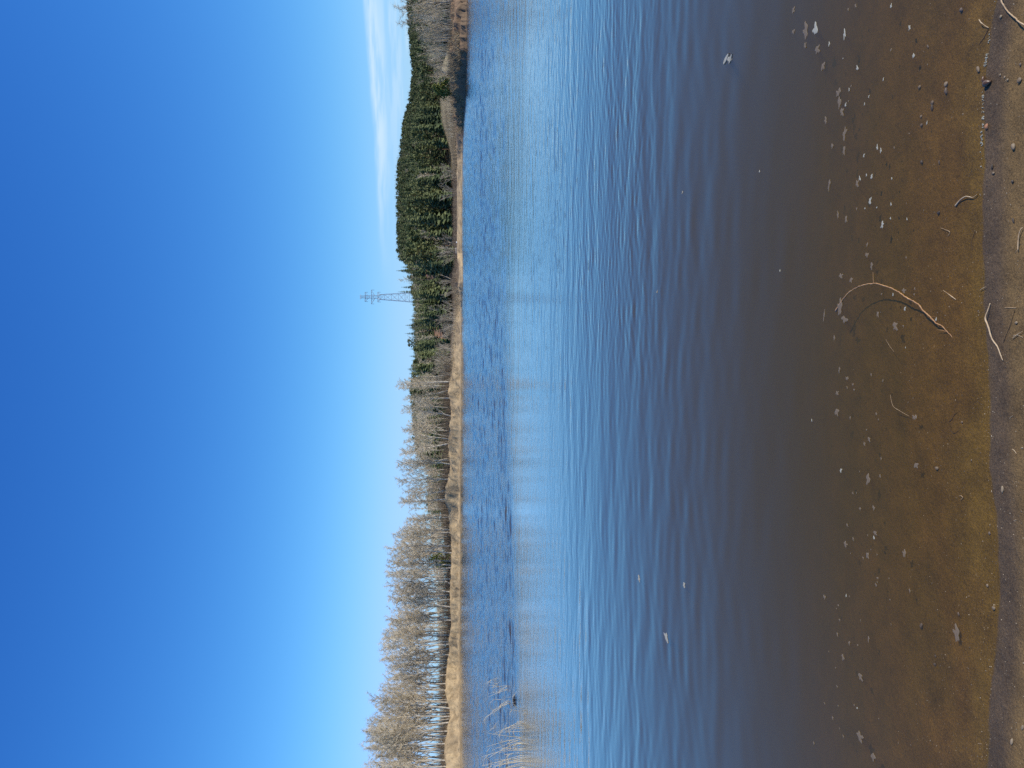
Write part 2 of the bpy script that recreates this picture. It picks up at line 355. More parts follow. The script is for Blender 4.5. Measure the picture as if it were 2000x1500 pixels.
# ------------------------------------------------------------------ far bank and hill
water_row = interp([(-900, 914), (-200, 912.5), (0, 911.3), (100, 911), (150, 909.5), (200, 908), (245, 905), (300, 903.3), (425, 902.2), (495, 902.2), (520, 904.0), (552, 904.0), (600, 901.3), (650, 900.9), (800, 900.5), (1000, 899),
                    (1200, 898.3), (1300, 897.8), (1500, 899), (2400, 900)])
top_row = interp([(-900, 883), (0, 883.5), (40, 884), (60, 885.5), (95, 883.5), (150, 883.5), (180, 885), (215, 888), (260, 891.5), (300, 893), (400, 893), (500, 892.5), (512, 895.5), (535, 891), (557, 886.5), (572, 891), (600, 893.5), (645, 890), (675, 887), (720, 885), (745, 879), (758, 880), (767, 876), (774, 876), (779, 881), (795, 882),
                  (815, 881.7), (857, 877), (880, 878), (896, 876), (903, 880), (920, 880), (935, 877.5), (950, 871.5), (972, 867.7), (987, 870.7), (995, 879), (1010, 877), (1022, 878), (1045, 881), (1075, 882.7), (1105, 882), (1150, 879), (1180, 879.8), (1225, 882), (1249, 877.5), (1290, 876), (1305, 873),
                  (1335, 870.8), (1365, 871.5), (1380, 876), (1391, 880.5), (1405, 880), (1415, 874), (1432, 873), (1460, 868.5), (1478, 869), (1485, 871.5), (1500, 871.5), (1700, 872), (2400, 872)])
_tr = top_row
def top_row(py): return sum(_tr(np.asarray(py, float) + o) for o in (-9, -6, -3, 0, 3, 6, 9)) / 7
def d0_of(py): return EYE * S_F / (water_row(py) - HOR)
crest_row = interp([(-900, 806), (-300, 800), (0, 793.5), (60, 796.5), (130, 803), (150, 804), (180, 800), (200, 796), (240, 786.5), (275, 783), (310, 778), (345, 773), (400, 774), (500, 776), (509, 778), (518, 795), (540, 797), (560, 803), (580, 806), (605, 810), (640, 807),
                    (700, 812), (720, 803), (760, 801), (800, 805), (850, 808), (880, 811), (895, 816), (905, 824), (920, 832), (950, 834), (1000, 833), (1100, 846), (1300, 858), (1500, 860), (2400, 862)])
crest_r = interp([(-900, 820), (480, 800), (509, 780), (530, 690), (700, 640), (900, 600), (1100, 620), (1500, 700), (2400, 700)])
foot_r = interp([(-900, 300), (0, 290), (200, 320), (260, 250), (500, 215), (700, 230), (900, 250), (1100, 300), (2400, 350)])
CANOPY = 13.0
def far_z(py, r):
    py = np.asarray(py, float); r = np.asarray(r, float)
    d0 = d0_of(py); X_ = s_of(py) * r; jag = (fbm(X_ * 0.55, r * 0.55, 61, 5) - 0.47)
    rb = sstep(py, 330, 230)                          # the broken, undercut bank
    u = r - d0 - jag * (1.0 + 1.7 * rb)
    htop = EYE + (HOR - top_row(py)) / S_F * (d0 + 4.5)
    bw = 0.9 - 0.6 * rb + 1.5 * sstep(py, 500, 530) * sstep(py, 600, 560)
    sw = 3.2 - 1.0 * sstep(py, 196, 168) + 5.0 * sstep(py, 503, 522) * sstep(py, 630, 598)
    k = np.clip((u - bw) / sw, 0, 1); steep = sstep(py, 196, 168); prof = (k - 0.18 * np.sin(k * 2 * math.pi)) * (1 - steep) + np.interp(k, [0, 0.10, 1], [0, 0.44, 1]) * steep
    rough = (fbm(X_ * 0.9, r * 1.3, 63, 5) - 0.47)
    z = np.where(u < 0, np.maximum(0.28 * u, -2.6), 0.16 * np.minimum(u, bw) + (htop - 0.16 * bw) * np.clip(prof, 0, 1))
    z = z + rough * (0.55 + 0.6 * rb) * sstep(u, 0.2, 1.2) * sstep(u, bw + sw + 3, bw + sw * 0.5) * np.clip(htop, 0.4, 1.6)
    v = np.maximum(u - bw - sw, 0)
    z = z + 0.004 * v * sstep(py, 520, 700) + (fbm(py * 0.03, r * 0.06, 65) - 0.47) * 0.7 * sstep(v, 3, 40)
    r1, r2 = foot_r(py), crest_r(py)
    Hc = EYE + (HOR - crest_row(py)) / S_F * r2 - CANOPY
    t = np.clip((r - r1) / (r2 - r1), 0, 1)
    base = htop + 0.004 * (r1 - d0) * sstep(py, 520, 700)
    hill = np.maximum(Hc - base, 0) * (0.75 * t + 0.25 * t * t * (3 - 2 * t))
    hill = hill * (1 - 0.55 * sstep(r, r2 + 60, r2 + 700))
    kn = 2.5 * sstep(py, 320, 225) * sstep(py, 60, 150) * sstep(r, 95, 190) * sstep(r, 330, 230)
    return z + hill + kn
def scar(row, py):
    """the two bare red clay slips on the hill and two small ones behind the birches"""
    w = (fbm(row * 0.25, py * 0.25, 71) - 0.47) * 12
    a = ((row - 857) / 11) ** 2 + ((py - 650 + (857 - row) * 0.9) / 13) ** 2
    b_ = ((row - 838) / 10) ** 2 + ((py - 540 + (838 - row) * 0.9) / 8) ** 2
    return np.minimum(a, b_) * (1 + w * 0.04) < 0.75 + 0.6 * fbm(row * 0.5, py * 0.6, 73)
pys = np.concatenate([np.arange(-900, -40, 12), np.arange(-40, 1540, 1.6), np.arange(1540, 2401, 12)])
us = np.concatenate([np.arange(-9, -0.5, 1.0), np.arange(-0.5, 7.5, 0.22), 7.5 + np.cumsum(0.3 * 1.085 ** np.arange(75))])
PYg, U = np.meshgrid(pys, us); d0g = d0_of(PYg); Rg = d0g + U * np.where(U > 8, 1.0, 1.0)
Zg = far_z(PYg, Rg); Xg = s_of(PYg) * Rg
V = np.stack([Xg, Rg, Zg], -1).reshape(-1, 3)
print('far terrain to', Rg.max())
me = mesh_np('far_bank_ground', V, [grid_faces(len(us), len(pys), True)], [m_far], smooth=True)
p_, r_, z_, u_ = PYg.reshape(-1), Rg.reshape(-1), Zg.reshape(-1), U.reshape(-1)
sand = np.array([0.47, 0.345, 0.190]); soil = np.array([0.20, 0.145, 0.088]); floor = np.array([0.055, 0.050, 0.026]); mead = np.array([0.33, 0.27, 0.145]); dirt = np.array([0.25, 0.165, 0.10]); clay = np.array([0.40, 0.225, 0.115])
C = np.tile(sand, (len(p_), 1))
rb = (sstep(p_, 330, 240))[:, None]; C = C * (1 - rb) + dirt * rb
k = (sstep(u_ + (fbm(p_ * 0.08, u_ * 0.8, 81) - 0.47) * 3, 4.6, 6.0))[:, None]; C = C * (1 - k) + soil * k
mm = (sstep(p_, 345, 300) * sstep(u_, 8, 25) * sstep(r_, 360, 260))[:, None]; C = C * (1 - mm) + mead * mm
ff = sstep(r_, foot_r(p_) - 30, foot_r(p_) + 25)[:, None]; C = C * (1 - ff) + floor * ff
low = (sstep(fbm(p_ * 0.05, u_ * 0.9, 85), 0.45, 0.6) * sstep(u_, 0.4, 1.4) * sstep(u_, 6, 4))[:, None] * 0.45; C = C * (1 - low) + soil * low
wetl = sstep(u_, 0.7, 0.15)[:, None] * 0.5; C = C * (1 - wetl) + np.array([0.16, 0.12, 0.075]) * wetl
sc = scar(row_of(z_, r_), p_) & (r_ > 150); C[sc] = clay * 0.95
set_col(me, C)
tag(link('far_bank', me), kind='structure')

# ------------------------------------------------------------------ water surface
rs = np.random.RandomState(11)
def waves(x, y, n, l0, l1, ang0, spread_, slope, seed):
    r = np.random.RandomState(seed); h = np.zeros_like(x)
    for i in range(n):
        L = l0 * (l1 / l0) ** r.rand(); a = ang0 + r.randn() * spread_; k = 2 * math.pi / L
        h += (slope / k) * math.sqrt(2.0 / n) * np.sin(k * (x * math.cos(a) + y * math.sin(a)) + r.rand() * 6.283)
    return h
def ruffle(x, y):
    s = x / np.maximum(y, 0.5)
    edge = np.where(s < 0, 16.2, 16.2 + 0 * s) + 2.5 * sstep(s, -0.5, 0.1) - 3.0 * sstep(s, 0.1, 0.45)
    w = (fbm(x * 0.12, y * 0.5, 91) - 0.47) * 3.0 * (0.35 + sstep(s, -0.3, 0.2))
    far = sstep(y + w, edge - 0.8, edge + 4.0 + 5 * sstep(s, -0.3, 0.3))
    gust = 0.72 + 0.55 * (fbm(x * 0.035, y * 0.16, 93) - 0.3)
    calm2 = 1 - 0.55 * sstep(s, 0.05, 0.3) * sstep(y, 17, 20) * sstep(y, 31, 24)
    return far * gust * calm2 * (1 - 0.35 * sstep(y, 70, 110))
def ripple(x, y):
    s = x / np.maximum(y, 0.5)
    return sstep(s, -0.12, 0.18) * sstep(y, 4.6, 7.0) * sstep(y, 24, 14) * (0.45 + 0.9 * fbm(x * 0.5, y * 1.2, 95))
def water_h(x, y):
    x = np.asarray(x, float); y = np.asarray(y, float)
    near = sstep(y, 2.6, 5.5)
    s_ = x / np.maximum(y, 0.5); calm = 1 - 0.62 * sstep(s_, 0.12, -0.12) * sstep(y, 8.5, 12)
    h = waves(x, y, 30, 0.16, 0.62, 1.46, 0.28, 0.0150, 1) * (0.12 + 0.88 * near) * (0.5 + fbm(x * 0.35, y * 0.9, 97)) * calm
    h = h + waves(x, y, 14, 0.9, 2.2, 1.40, 0.22, 0.0042, 2) * near * calm
    h = h + waves(x, y, 30, 0.085, 0.20, 1.90, 0.28, 0.025, 3) * ripple(x, y) + waves(x, y, 20, 0.085, 0.20, 1.15, 0.25, 0.021, 6) * ripple(x, y)
    rf = ruffle(x, y)
    h = h + waves(x, y, 44, 0.28, 1.2, 1.57, 0.50, 0.128, 4) * rf * (0.75 + 0.5 * fbm(x * 0.25, y * 0.7, 99))
    return h
ss = np.concatenate([-np.geomspace(3.5, 0.74, 26), np.linspace(-0.72, 0.72, 660), np.geomspace(0.74, 3.5, 26)])
yw = np.geomspace(1.85, 150, 1150)
Sg, Yg = np.meshgrid(ss, yw); Xw = Sg * Yg
Hw = water_h(Xw, Yg) * np.where(np.abs(Sg) > 0.73, 0.0, 1.0)
me = mesh_np('river_surface', np.stack([Xw, Yg, Hw], -1).reshape(-1, 3), [grid_faces(len(yw), len(ss))], [m_water], smooth=True)
set_f(me, 'ruffle', np.clip(ruffle(Xw, Yg) + 0.20 * sstep(Yg, 6, 12), 0, 1).reshape(-1))
tag(link('water', me), kind='structure')
def wz(x, y): return float(water_h(np.array([x]), np.array([y]))[0])
# ------------------------------------------------------------------ tree builders
def unit(v): return v / (np.linalg.norm(v) + 1e-9)
def bent(p, d, L, n, up, jit, r):
    """a polyline from p along d, pulled by UP and jittered"""
    pts = [np.array(p, float)]; d = unit(np.array(d, float))
    for i in range(n):
        d = unit(d + np.array([r.randn() * jit, r.randn() * jit, r.randn() * jit * 0.6 + up]))
        pts.append(pts[-1] + d * L / n)
    return np.array(pts)
def along(pts, t):
    k = t * (len(pts) - 1); i = min(int(k), len(pts) - 2); f = k - i
    return pts[i] * (1 - f) + pts[i + 1] * f, unit(pts[i + 1] - pts[i])
def make_birch(seed, H, forks, first, n1, wide, twigr=0.012, per=9):
    """trunk mesh and crown mesh of a bare birch, base at the origin, H tall"""
    r = np.random.RandomState(seed); T = MB(); C = MB()
    stems = []
    main = bent((0, 0, -0.3), (r.randn() * 0.05, r.randn() * 0.05, 1), H * 0.97, 9, 0.05, 0.045, r)
    stems.append((main, 0.0085 * H + 0.02, 1.0))
    for f in range(forks):
        t = r.uniform(0.12, 0.42); p, d = along(main, t); a = r.rand() * 6.28
        st = bent(p, d + np.array([math.cos(a), math.sin(a), 0]) * r.uniform(0.3, 0.55), H * (0.93 - t), 8, 0.10, 0.06, r)
        stems.append((st, (0.0085 * H + 0.02) * 0.62, 0.8))
    for st, rad, sc in stems:
        n = len(st); T.tube(st, np.linspace(rad, 0.014, n) ** 1.0, 7, 0)
    for st, rad, sc in stems:
        for i in range(int(n1 * sc)):
            t = first + (0.97 - first) * (i + r.rand()) / (n1 * sc); p, d = along(st, t); a = i * 2.4 + r.rand()
            inc = r.uniform(0.45, 0.85)
            L = H * wide * (1.05 - 0.62 * t) * r.uniform(0.65, 1.15) * (0.55 if t < first + 0.08 else 1)
            b = bent(p, np.array([math.cos(a) * inc, math.sin(a) * inc, 1 - 0.35 * inc]), L, 5, 0.06, 0.10, r)
            C.tube(b, np.linspace(0.030 + 0.012 * L, 0.010, 6), 4, 0, False)
            for j in range(int(4 + L * 2.2)):
                q, e = along(b, r.uniform(0.25, 1.0)); a2 = r.rand() * 6.28
                L2 = L * r.uniform(0.22, 0.45)
                c = bent(q, e + np.array([math.cos(a2), math.sin(a2), r.uniform(-0.2, 0.5)]) * 0.75, L2, 3, 0.01, 0.14, r)
                C.tube(c, np.linspace(0.016, 0.008, 4), 3, 1, False)
                for k in range(per):
                    w, g = along(c, r.uniform(0.15, 1.0)); a3 = r.rand() * 6.28
                    dv = g * 0.7 + np.array([math.cos(a3), math.sin(a3), r.uniform(-0.45, 0.55)]) * 0.8
                    C.spike(w, w + unit(dv) * r.uniform(0.3, 0.8) * (H / 12) ** 0.5, twigr, 1)
    return T.mesh('birch_trunk', [m_bark]), C.mesh('birch_crown', [m_limb, m_twig])
def make_shrub(seed, H, stems, spread_, mats, per=7, rad=0.02):
    r = np.random.RandomState(seed); T = MB(); C = MB()
    for s in range(stems):
        a = r.rand() * 6.28; o = r.rand() * 0.12 * H
        st = bent((o * math.cos(a), o * math.sin(a), -0.15), (math.cos(a) * spread_, math.sin(a) * spread_, 1), H * r.uniform(0.6, 1.05), 5, 0.05, 0.09, r)
        T.tube(st, np.linspace(rad * 1.5, rad * 0.4, 6), 4, 0, False)
        for j in range(per):
            q, e = along(st, r.uniform(0.25, 1.0)); a2 = r.rand() * 6.28
            L2 = H * r.uniform(0.12, 0.3); c = bent(q, e + np.array([math.cos(a2), math.sin(a2), 0.2]) * 0.6, L2, 2, 0.03, 0.12, r)
            C.tube(c, np.linspace(rad * 0.6, rad * 0.3, 3), 3, 0, False)
            for k in range(5):
                w, g = along(c, r.uniform(0.2, 1)); a3 = r.rand() * 6.28
                C.spike(w, w + unit(g + np.array([math.cos(a3), math.sin(a3), 0.2]) * 0.6) * H * r.uniform(0.05, 0.12), rad * 0.42, 0)
    return T.mesh('shrub_stems', [mats[0]]), C.mesh('shrub_twigs', [mats[1]])
def spruce_geo(seed, H, R_, layers, m, B, full=True, mi=0, mb=1):
    r = np.random.RandomState(seed)
    B.tube([(0, 0, -1.0), (0, 0, H * 0.5), (0, 0, H * 0.98)], [0.16, 0.09, 0.02], 5 if full else 3, mb, False)
    z0 = r.uniform(0.05, 0.14)
    for i in range(layers):
        f = (i + r.rand() * 0.5) / layers; z = H * (z0 + (1 - z0) * f)
        rad = R_ * ((1 - f) ** 0.85) * r.uniform(0.78, 1.18) + 0.12
        for j in range(m):
            if r.rand() < 0.10: continue
            a = (j + r.rand() * 0.8) / m * 6.283 + i * 1.3; ca, sa = math.cos(a), math.sin(a)
            rr = rad * r.uniform(0.7, 1.15); w = 0.34 * rr + 0.10; dr = rr * r.uniform(0.12, 0.42)
            base = (0, 0, z + 0.22 * rr); tip = (ca * rr, sa * rr, z - dr)
            mid = np.array([ca * rr * 0.55, sa * rr * 0.55, z - dr * 0.30 + 0.05])
            s1 = (mid[0] - sa * w, mid[1] + ca * w, mid[2] - 0.16 * rr - 0.08); s2 = (mid[0] + sa * w, mid[1] - ca * w, mid[2] - 0.16 * rr - 0.08)
            if full:
                V = [base, tip, s1, s2, tuple(mid), (s1[0] * 1.12, s1[1] * 1.12, s1[2] - 0.25 * rr), (s2[0] * 1.12, s2[1] * 1.12, s2[2] - 0.25 * rr)]
                B.add(V, [(0, 2, 4), (0, 4, 3), (4, 2, 1), (4, 1, 3), (2, 5, 1), (3, 1, 6)], None, mi)
            else:
                B.add([base, tip, s1, s2], [(0, 2, 1), (0, 1, 3)], None, mi)
    return B
def pine_geo(seed, H, R_, clumps, per, B, mi=0, mb=1, low=0.42, size=0.55):
    r = np.random.RandomState(seed)
    st = bent((0, 0, -1.0), (0, 0, 1), H * 0.97 + 1, 5, 0.05, 0.03, r)
    B.tube(st, np.linspace(0.20, 0.04, 6), 5, mb, False)
    for i in range(clumps):
        f = (i + r.rand()) / clumps; z = H * (low + (0.98 - low) * f)
        rad = R_ * math.sin(math.pi * (0.16 + 0.84 * f) ** 1.1) ** 0.7 * r.uniform(0.3, 1.0); a = i * 2.4 + r.rand()
        c = np.array([math.cos(a) * rad, math.sin(a) * rad, z]); cr = R_ * r.uniform(0.28, 0.5)
        if rad > 0.6: B.spike((st[-2][0] * 0.5, st[-2][1] * 0.5, z - rad * 0.4), c, 0.06, mb)
        for k in range(per):
            d = unit(r.randn(3)) * r.rand() ** 0.4; p = c + d * cr * np.array([1, 1, 0.62])
            x = unit(r.randn(3)); y = unit(np.cross(x, unit(d + r.randn(3) * 0.4))); s = size * r.uniform(0.5, 1.2)
            B.add([p - x * s * 0.5, p + x * s * 0.5, p + y * s * 0.9], [(0, 1, 2)], None, mi)
    return B
def bare_geo(seed, H, B, n=16, tw=9, r0=0.10, tr=0.035, m0=0, m1=1):
    r = np.random.RandomState(seed)
    st = bent((0, 0, -1), (r.randn() * 0.06, r.randn() * 0.06, 1), H * 0.9 + 1, 5, 0.05, 0.05, r)
    B.tube(st, np.linspace(r0, 0.03, 6), 4, m0, False)
    for i in range(n):
        p, d = along(st, r.uniform(0.35, 0.98)); a = r.rand() * 6.28; L = H * r.uniform(0.12, 0.24)
        q = p + unit(np.array([math.cos(a) * 0.6, math.sin(a) * 0.6, 0.9])) * L
        B.spike(p, q, 0.06, m0)
        for k in range(tw):
            w = p + (q - p) * r.uniform(0.25, 1); a3 = r.rand() * 6.28
            B.spike(w, w + unit(np.array([math.cos(a3), math.sin(a3), r.uniform(0, 1.3)])) * H * r.uniform(0.05, 0.12), tr, m1)
    return B

def place(kids, name, loc, rz=0.0, lean=0.0, scale=(1, 1, 1), mats=None):
    """an Empty with copies of the part meshes; LEAN tilts it across the river view"""
    e = empty(name)
    e.matrix_world = Matrix.Translation(loc) @ Matrix.Rotation(lean, 4, 'Y') @ Matrix.Rotation(rz, 4, 'Z') @ Matrix.Diagonal((*scale, 1))
    for nm, me in kids: link(nm, me, e)
    return e
def ground_at(py, u):
    d = float(d0_of(py)); r = d + u
    return Vector((s_of(py) * r, r, float(far_z(np.array([py]), np.array([r]))[0])))

# ------------------------------------------------------------------ bare birches on the sandy bank
protos = [make_birch(100 + i, 13.0, (0, 1, 0, 2, 1, 0, 2)[i], (0.20, 0.22, 0.30, 0.24, 0.18, 0.34, 0.26)[i], (24, 19, 22, 15, 20, 21, 16)[i], (0.19, 0.19, 0.16, 0.20, 0.21, 0.17, 0.18)[i], 0.0098, 8) for i in range(7)]
sil = interp([(690, 830), (720, 812), (735, 796), (748, 774), (772, 776), (785, 790), (800, 781), (830, 779), (850, 779), (872, 786), (890, 774), (905, 770), (932, 772), (950, 786), (965, 775), (980, 779), (992, 794), (1020, 790), (1032, 775), (1045, 766),
              (1062, 768), (1080, 750), (1100, 752), (1134, 750), (1145, 770), (1168, 767), (1180, 755), (1200, 752), (1206, 768), (1215, 758), (1235, 745), (1250, 741), (1290, 745), (1310, 757), (1325, 745), (1345, 739), (1358, 748), (1368, 722), (1385, 714), (1400, 716),
              (1405, 722), (1415, 708), (1440, 704), (1470, 718), (1480, 712), (1500, 708), (1560, 705), (1700, 712)])
B = 'bare birches along the sandy bank'
front = [  # image row of the trunk foot along the bank, treetop, lean, build, label
 (1497, 708, 0.03, 0, 'tall bare birch at the reed end of the bank, cut by the picture edge'),
 (1485, 712, -0.05, 1, 'tall pale-trunked birch with a low side stem, second from the reed end'),
 (1466, 722, 0.10, 2, 'birch leaning over the dry bank above the hump nearest the reeds'),
 (1452, 716, -0.02, 5, 'thin straight birch behind the hump nearest the reeds'),
 (1437, 704, -0.07, 3, 'tallest birch of the bank, yellowish trunk tilting, reed side of the gully'),
 (1428, 712, 0.02, 0, 'slender grey birch close beside the tallest birch'),
 (1411, 720, -0.14, 4, 'crooked white birch on the reed-side lip of the gully, bent outward'),
 (1404, 716, 0.02, 2, 'white birch standing in the mouth of the bank gully'),
 (1399, 718, -0.02, 5, 'thin birch pressed against the white one in the bank gully'),
 (1393, 712, -0.03, 1, 'straight bright birch in the middle of the bank gully'),
 (1384, 716, 0.04, 6, 'dark-footed birch between the gully and the pair with a common foot'),
 (1372, 722, 0.08, 0, 'bright birch on the pylon-side lip of the gully, leaning to the pylon'),
 (1366, 738, 0.03, 2, 'shorter birch just beside the bright one on the gully lip'),
 (1348, 740, 0.01, 3, 'ochre-trunked birch with dense fork, above the darkest scrub of the bank'),
 (1335, 744, -0.03, 5, 'straight thin birch with pale mid trunk beyond the ochre forked birch'),
 (1318, 752, 0.06, 4, 'spreading birch whose limbs open low over the smooth sand slope'),
 (1302, 757, 0.12, 1, 'birch leaning hard to the pylon over the smooth sand slope'),
 (1290, 744, 0.02, 0, 'grey double-stemmed birch on the smooth sand slope'),
 (1280, 745, 0.04, 2, 'narrow birch rising straight from the top of the sand slope'),
 (1266, 742, 0.00, 6, 'bushy birch with pale bole on the crest of the sand slope'),
 (1258, 742, -0.02, 5, 'thin birch, one of a tight pair over the small rise'),
 (1253, 741, 0.03, 3, 'forked birch with a white limb, other of the tight pair over the small rise'),
 (1240, 744, 0.05, 4, 'olive-toned birch with wide crown above the small rise'),
 (1212, 758, -0.10, 1, 'birch slanting to the reeds from the undercut roots'),
 (1207, 752, 0.02, 0, 'upright birch sharing the undercut roots with the slanting one'),
 (1186, 755, 0.02, 2, 'lone straight birch between the undercut roots and the white-limbed one'),
 (1171, 766, 0.01, 3, 'birch with bright white forked limb in the middle of the stand'),
 (1161, 767, -0.08, 5, 'one of two birches spreading from the same foot, tilted to the reeds'),
 (1156, 768, 0.08, 4, 'one of two birches spreading from the same foot, tilted to the pylon'),
 (1130, 750, 0.02, 6, 'full-crowned birch beside the fallen pale trunk on the bank'),
 (1109, 752, -0.08, 0, 'white birch on the reed side of the green pine bush, tilted to the reeds'),
 (1104, 752, 0.10, 1, 'white birch beside the green pine bush, tilted to the pylon'),
 (1096, 756, 0.12, 2, 'thin birch growing out through the green pine bush'),
 (1080, 750, 0.04, 5, 'tall birch behind the orange clay patch'),
 (1066, 768, 0.05, 3, 'birch fanning into many white limbs above the orange clay patch'),
 (1040, 766, -0.03, 0, 'bright straight birch with a gap of sky on its pylon side'),
 (1034, 778, 0.14, 6, 'arching birch bent to the pylon beside the bright straight one'),
 (1009, 792, 0.01, 2, 'short white birch on the dip after the high orange mound'),
 (975, 779, 0.04, 4, 'dark birch rooted on the high orange mound, in front of a clear sky gap'),
 (957, 776, -0.22, 5, 'birch bowed in an arc over the high orange mound'),
 (936, 772, 0.05, 3, 'broad open-crowned birch beside the high orange mound'),
 (907, 770, -0.04, 1, 'birch with two slim white feet on the middle knoll'),
 (899, 776, -0.01, 0, 'thin white birch on the pylon-side slope of the middle knoll'),
 (866, 779, -0.12, 4, 'white-footed birch leaning to the reeds near the middle knoll'),
 (858, 781, 0.16, 6, 'birch leaning to the pylon in a V with its white-footed neighbour'),
 (813, 781, 0.08, 1, 'straggling birch on the flat bank beyond the V-shaped pair'),
 (778, 800, -0.16, 2, 'slanting birch on the reed side of the pale sand hump'),
 (762, 786, -0.12, 5, 'white-footed leaning birch on the pale sand hump'),
 (745, 773, -0.06, 3, 'big spreading birch nearest the pylon hill, with arching limbs'),
]
def put_birch(i, py, top, lean, kind, label, u, group=B):
    p = ground_at(py, u); p.z -= 0.1
    h = z_row(top, p.y) - p.z
    sc = h / 12.6; rr = random.Random(i * 31 + int(py))
    w = (sc ** 0.6) * 0.98 * rr.uniform(0.92, 1.12)
    tr_, cr_ = protos[kind]
    e = place([('trunk', tr_), ('crown', cr_)], 'birch_tree', p, rr.uniform(0, 6.28), lean, (w, w, sc))
    return tag(e, label, 'tree', group)
for i, (py, top, lean, kind, label) in enumerate(front):
    put_birch(i, py, top, lean, kind, label, 4.2 + 1.6 * ((i * 7) % 5) / 5)
back_labels = ['slim grey birch in the thicket behind the front trunks at the reed end', 'slim grey birch in the thicket between the bank gully and the green pine bush',
               'slim grey birch behind the front trunks between green pine bush and sand hump']
rr = random.Random(5)
for i in range(168):
    py = 1640 - 640 * (i + rr.random()) / 138 if i < 138 else 1000 - 270 * (i - 138 + rr.random()) / 30
    top = float(sil(py)) + rr.choice([2, 6, 12, 20, 30, 42, 56]) * (1.0 if py > 1000 else 1.3)
    k = 0 if py > 1400 else (1 if py > 1090 else 2)
    put_birch(200 + i, py, top, rr.gauss(0, 0.05), rr.randrange(7), back_labels[k], rr.uniform(7.5, 42), ['reed-end birch thicket', 'middle birch thicket', 'pylon-end birch thicket'][k])

# green pine bush among the birches and the bright young pine on the broken bank
g = MB(); pine_geo(5, 4.2, 1.7, 22, 22, g, 0, 1, 0.10, 0.36); me = g.mesh('pine_bush', [m_bushgreen, m_barkpine])
for k, (py, u, h, lab) in enumerate([(1090, 8.5, 3.9, 'bright green bushy pine among the bare birches behind the orange clay patch'), (1100, 7.0, 2.0, 'small green pine at the foot of the bushy one among the birches')]):
    o = link('pine_bush', me); p = ground_at(py, u); o.location = p; o.scale = (h / 4.4,) * 3; o.rotation_euler.z = k * 2; tag(o, lab, 'pine')
# ------------------------------------------------------------------ hill forest
rr = random.Random(9)
sp_hi = [spruce_geo(300 + i, 17.0, (2.5, 2.1, 2.9, 2.3)[i], 24, 9, MB()).mesh('spruce_tree', [m_spruce, m_barkpine]) for i in range(4)]
pi_hi = [pine_geo(320 + i, 16.0, 2.7, 22, 34, MB(), 0, 1, (0.22, 0.15, 0.28)[i], 0.75).mesh('pine_tree', [m_pine, m_barkpine]) for i in range(3)]
ba_hi = [bare_geo(340 + i, 13.0, MB(), 26, 10, 0.13, 0.040).mesh('bare_tree', [m_grey, m_twig]) for i in range(4)]
lo = {'s': [spruce_geo(360 + i, 17.0, (2.6, 2.2, 2.9)[i], 13, 6, MB(), False) for i in range(3)], 'p': [pine_geo(370 + i, 16.0, 2.7, 13, 18, MB(), 0, 1, 0.16, 1.1) for i in range(3)],
      'b': [bare_geo(380 + i, 13.0, MB(), 16, 7, 0.14, 0.06) for i in range(3)]}
cand = []
for i in range(8600):
    py = rr.uniform(-380, 1900) if i < 4600 else rr.uniform(-60, 720); r1, r2 = float(foot_r(py)), float(crest_r(py)); f = rr.random() ** 0.8
    r = r1 - 20 + (r2 + 50 - r1) * f
    if py > 1000 and rr.random() < 0.45: continue
    patch = float(fbm(np.array([py * 0.035]), np.array([r * 0.02]), 111)[0]); v = rr.random()
    if py < 505: kind = 'b' if (patch > 0.60 and v < 0.6) or v < 0.03 else ('p' if (r > r2 - 120 and v < 0.55) or v < 0.52 else 's')
    elif py < 610: kind = 'b' if (patch > 0.53 and v < 0.6) or v < 0.08 else ('p' if v < 0.22 else 's')
    elif py < 735: kind = 'b' if (patch > 0.54 and v < 0.7) or v < 0.12 else ('p' if v < 0.2 else 's')
    elif py < 1000: kind = ('p' if v < 0.55 else 'b') if r > r2 - 130 and py < 880 else ('s' if v < 0.22 else ('p' if v < 0.30 else 'b'))
    else: kind = 'b' if v < 0.9 else 's'
    cand.append([py, r, kind, 0.0])
# low conifers showing between the birch trunks
for i in range(42):
    py = rr.uniform(770, 935); cand.append([py, rr.uniform(185, 245), 's', 8.0])
PYc = np.array([c[0] for c in cand]); Rc = np.array([c[1] for c in cand]); Zc = far_z(PYc, Rc)
trees = []
for (py, r, kind, hh), z in zip(cand, Zc):
    h = hh or {'s': rr.uniform(9.5, 16), 'p': rr.uniform(9, 14), 'b': rr.uniform(7, 12)}[kind]
    if hh: h = rr.uniform(5, 9)
    ctop = float(crest_row(py))                       # the wood must not grow above the skyline
    zmax = z_row(ctop - (2.0 if kind == 's' else 0) - rr.random() * 3 - (5 * rr.random() if rr.random() < 0.08 else 0), r)
    if z + h > zmax: h = zmax - z
    if h < 4.5: continue
    r0, r1_ = row_of(z, r), row_of(z + h, r)
    if 500 < py < 700 and any(scar(np.array([rw]), np.array([py + dp]))[0] for rw in np.linspace(r1_ + 2, r0 - 2, 7) for dp in (-6, 0, 6)) and r0 > 832 and rr.random() < 0.94: continue
    if 60 < py < 330 and r < 250: continue
    trees.append((py, r, z, h, kind, h / r))
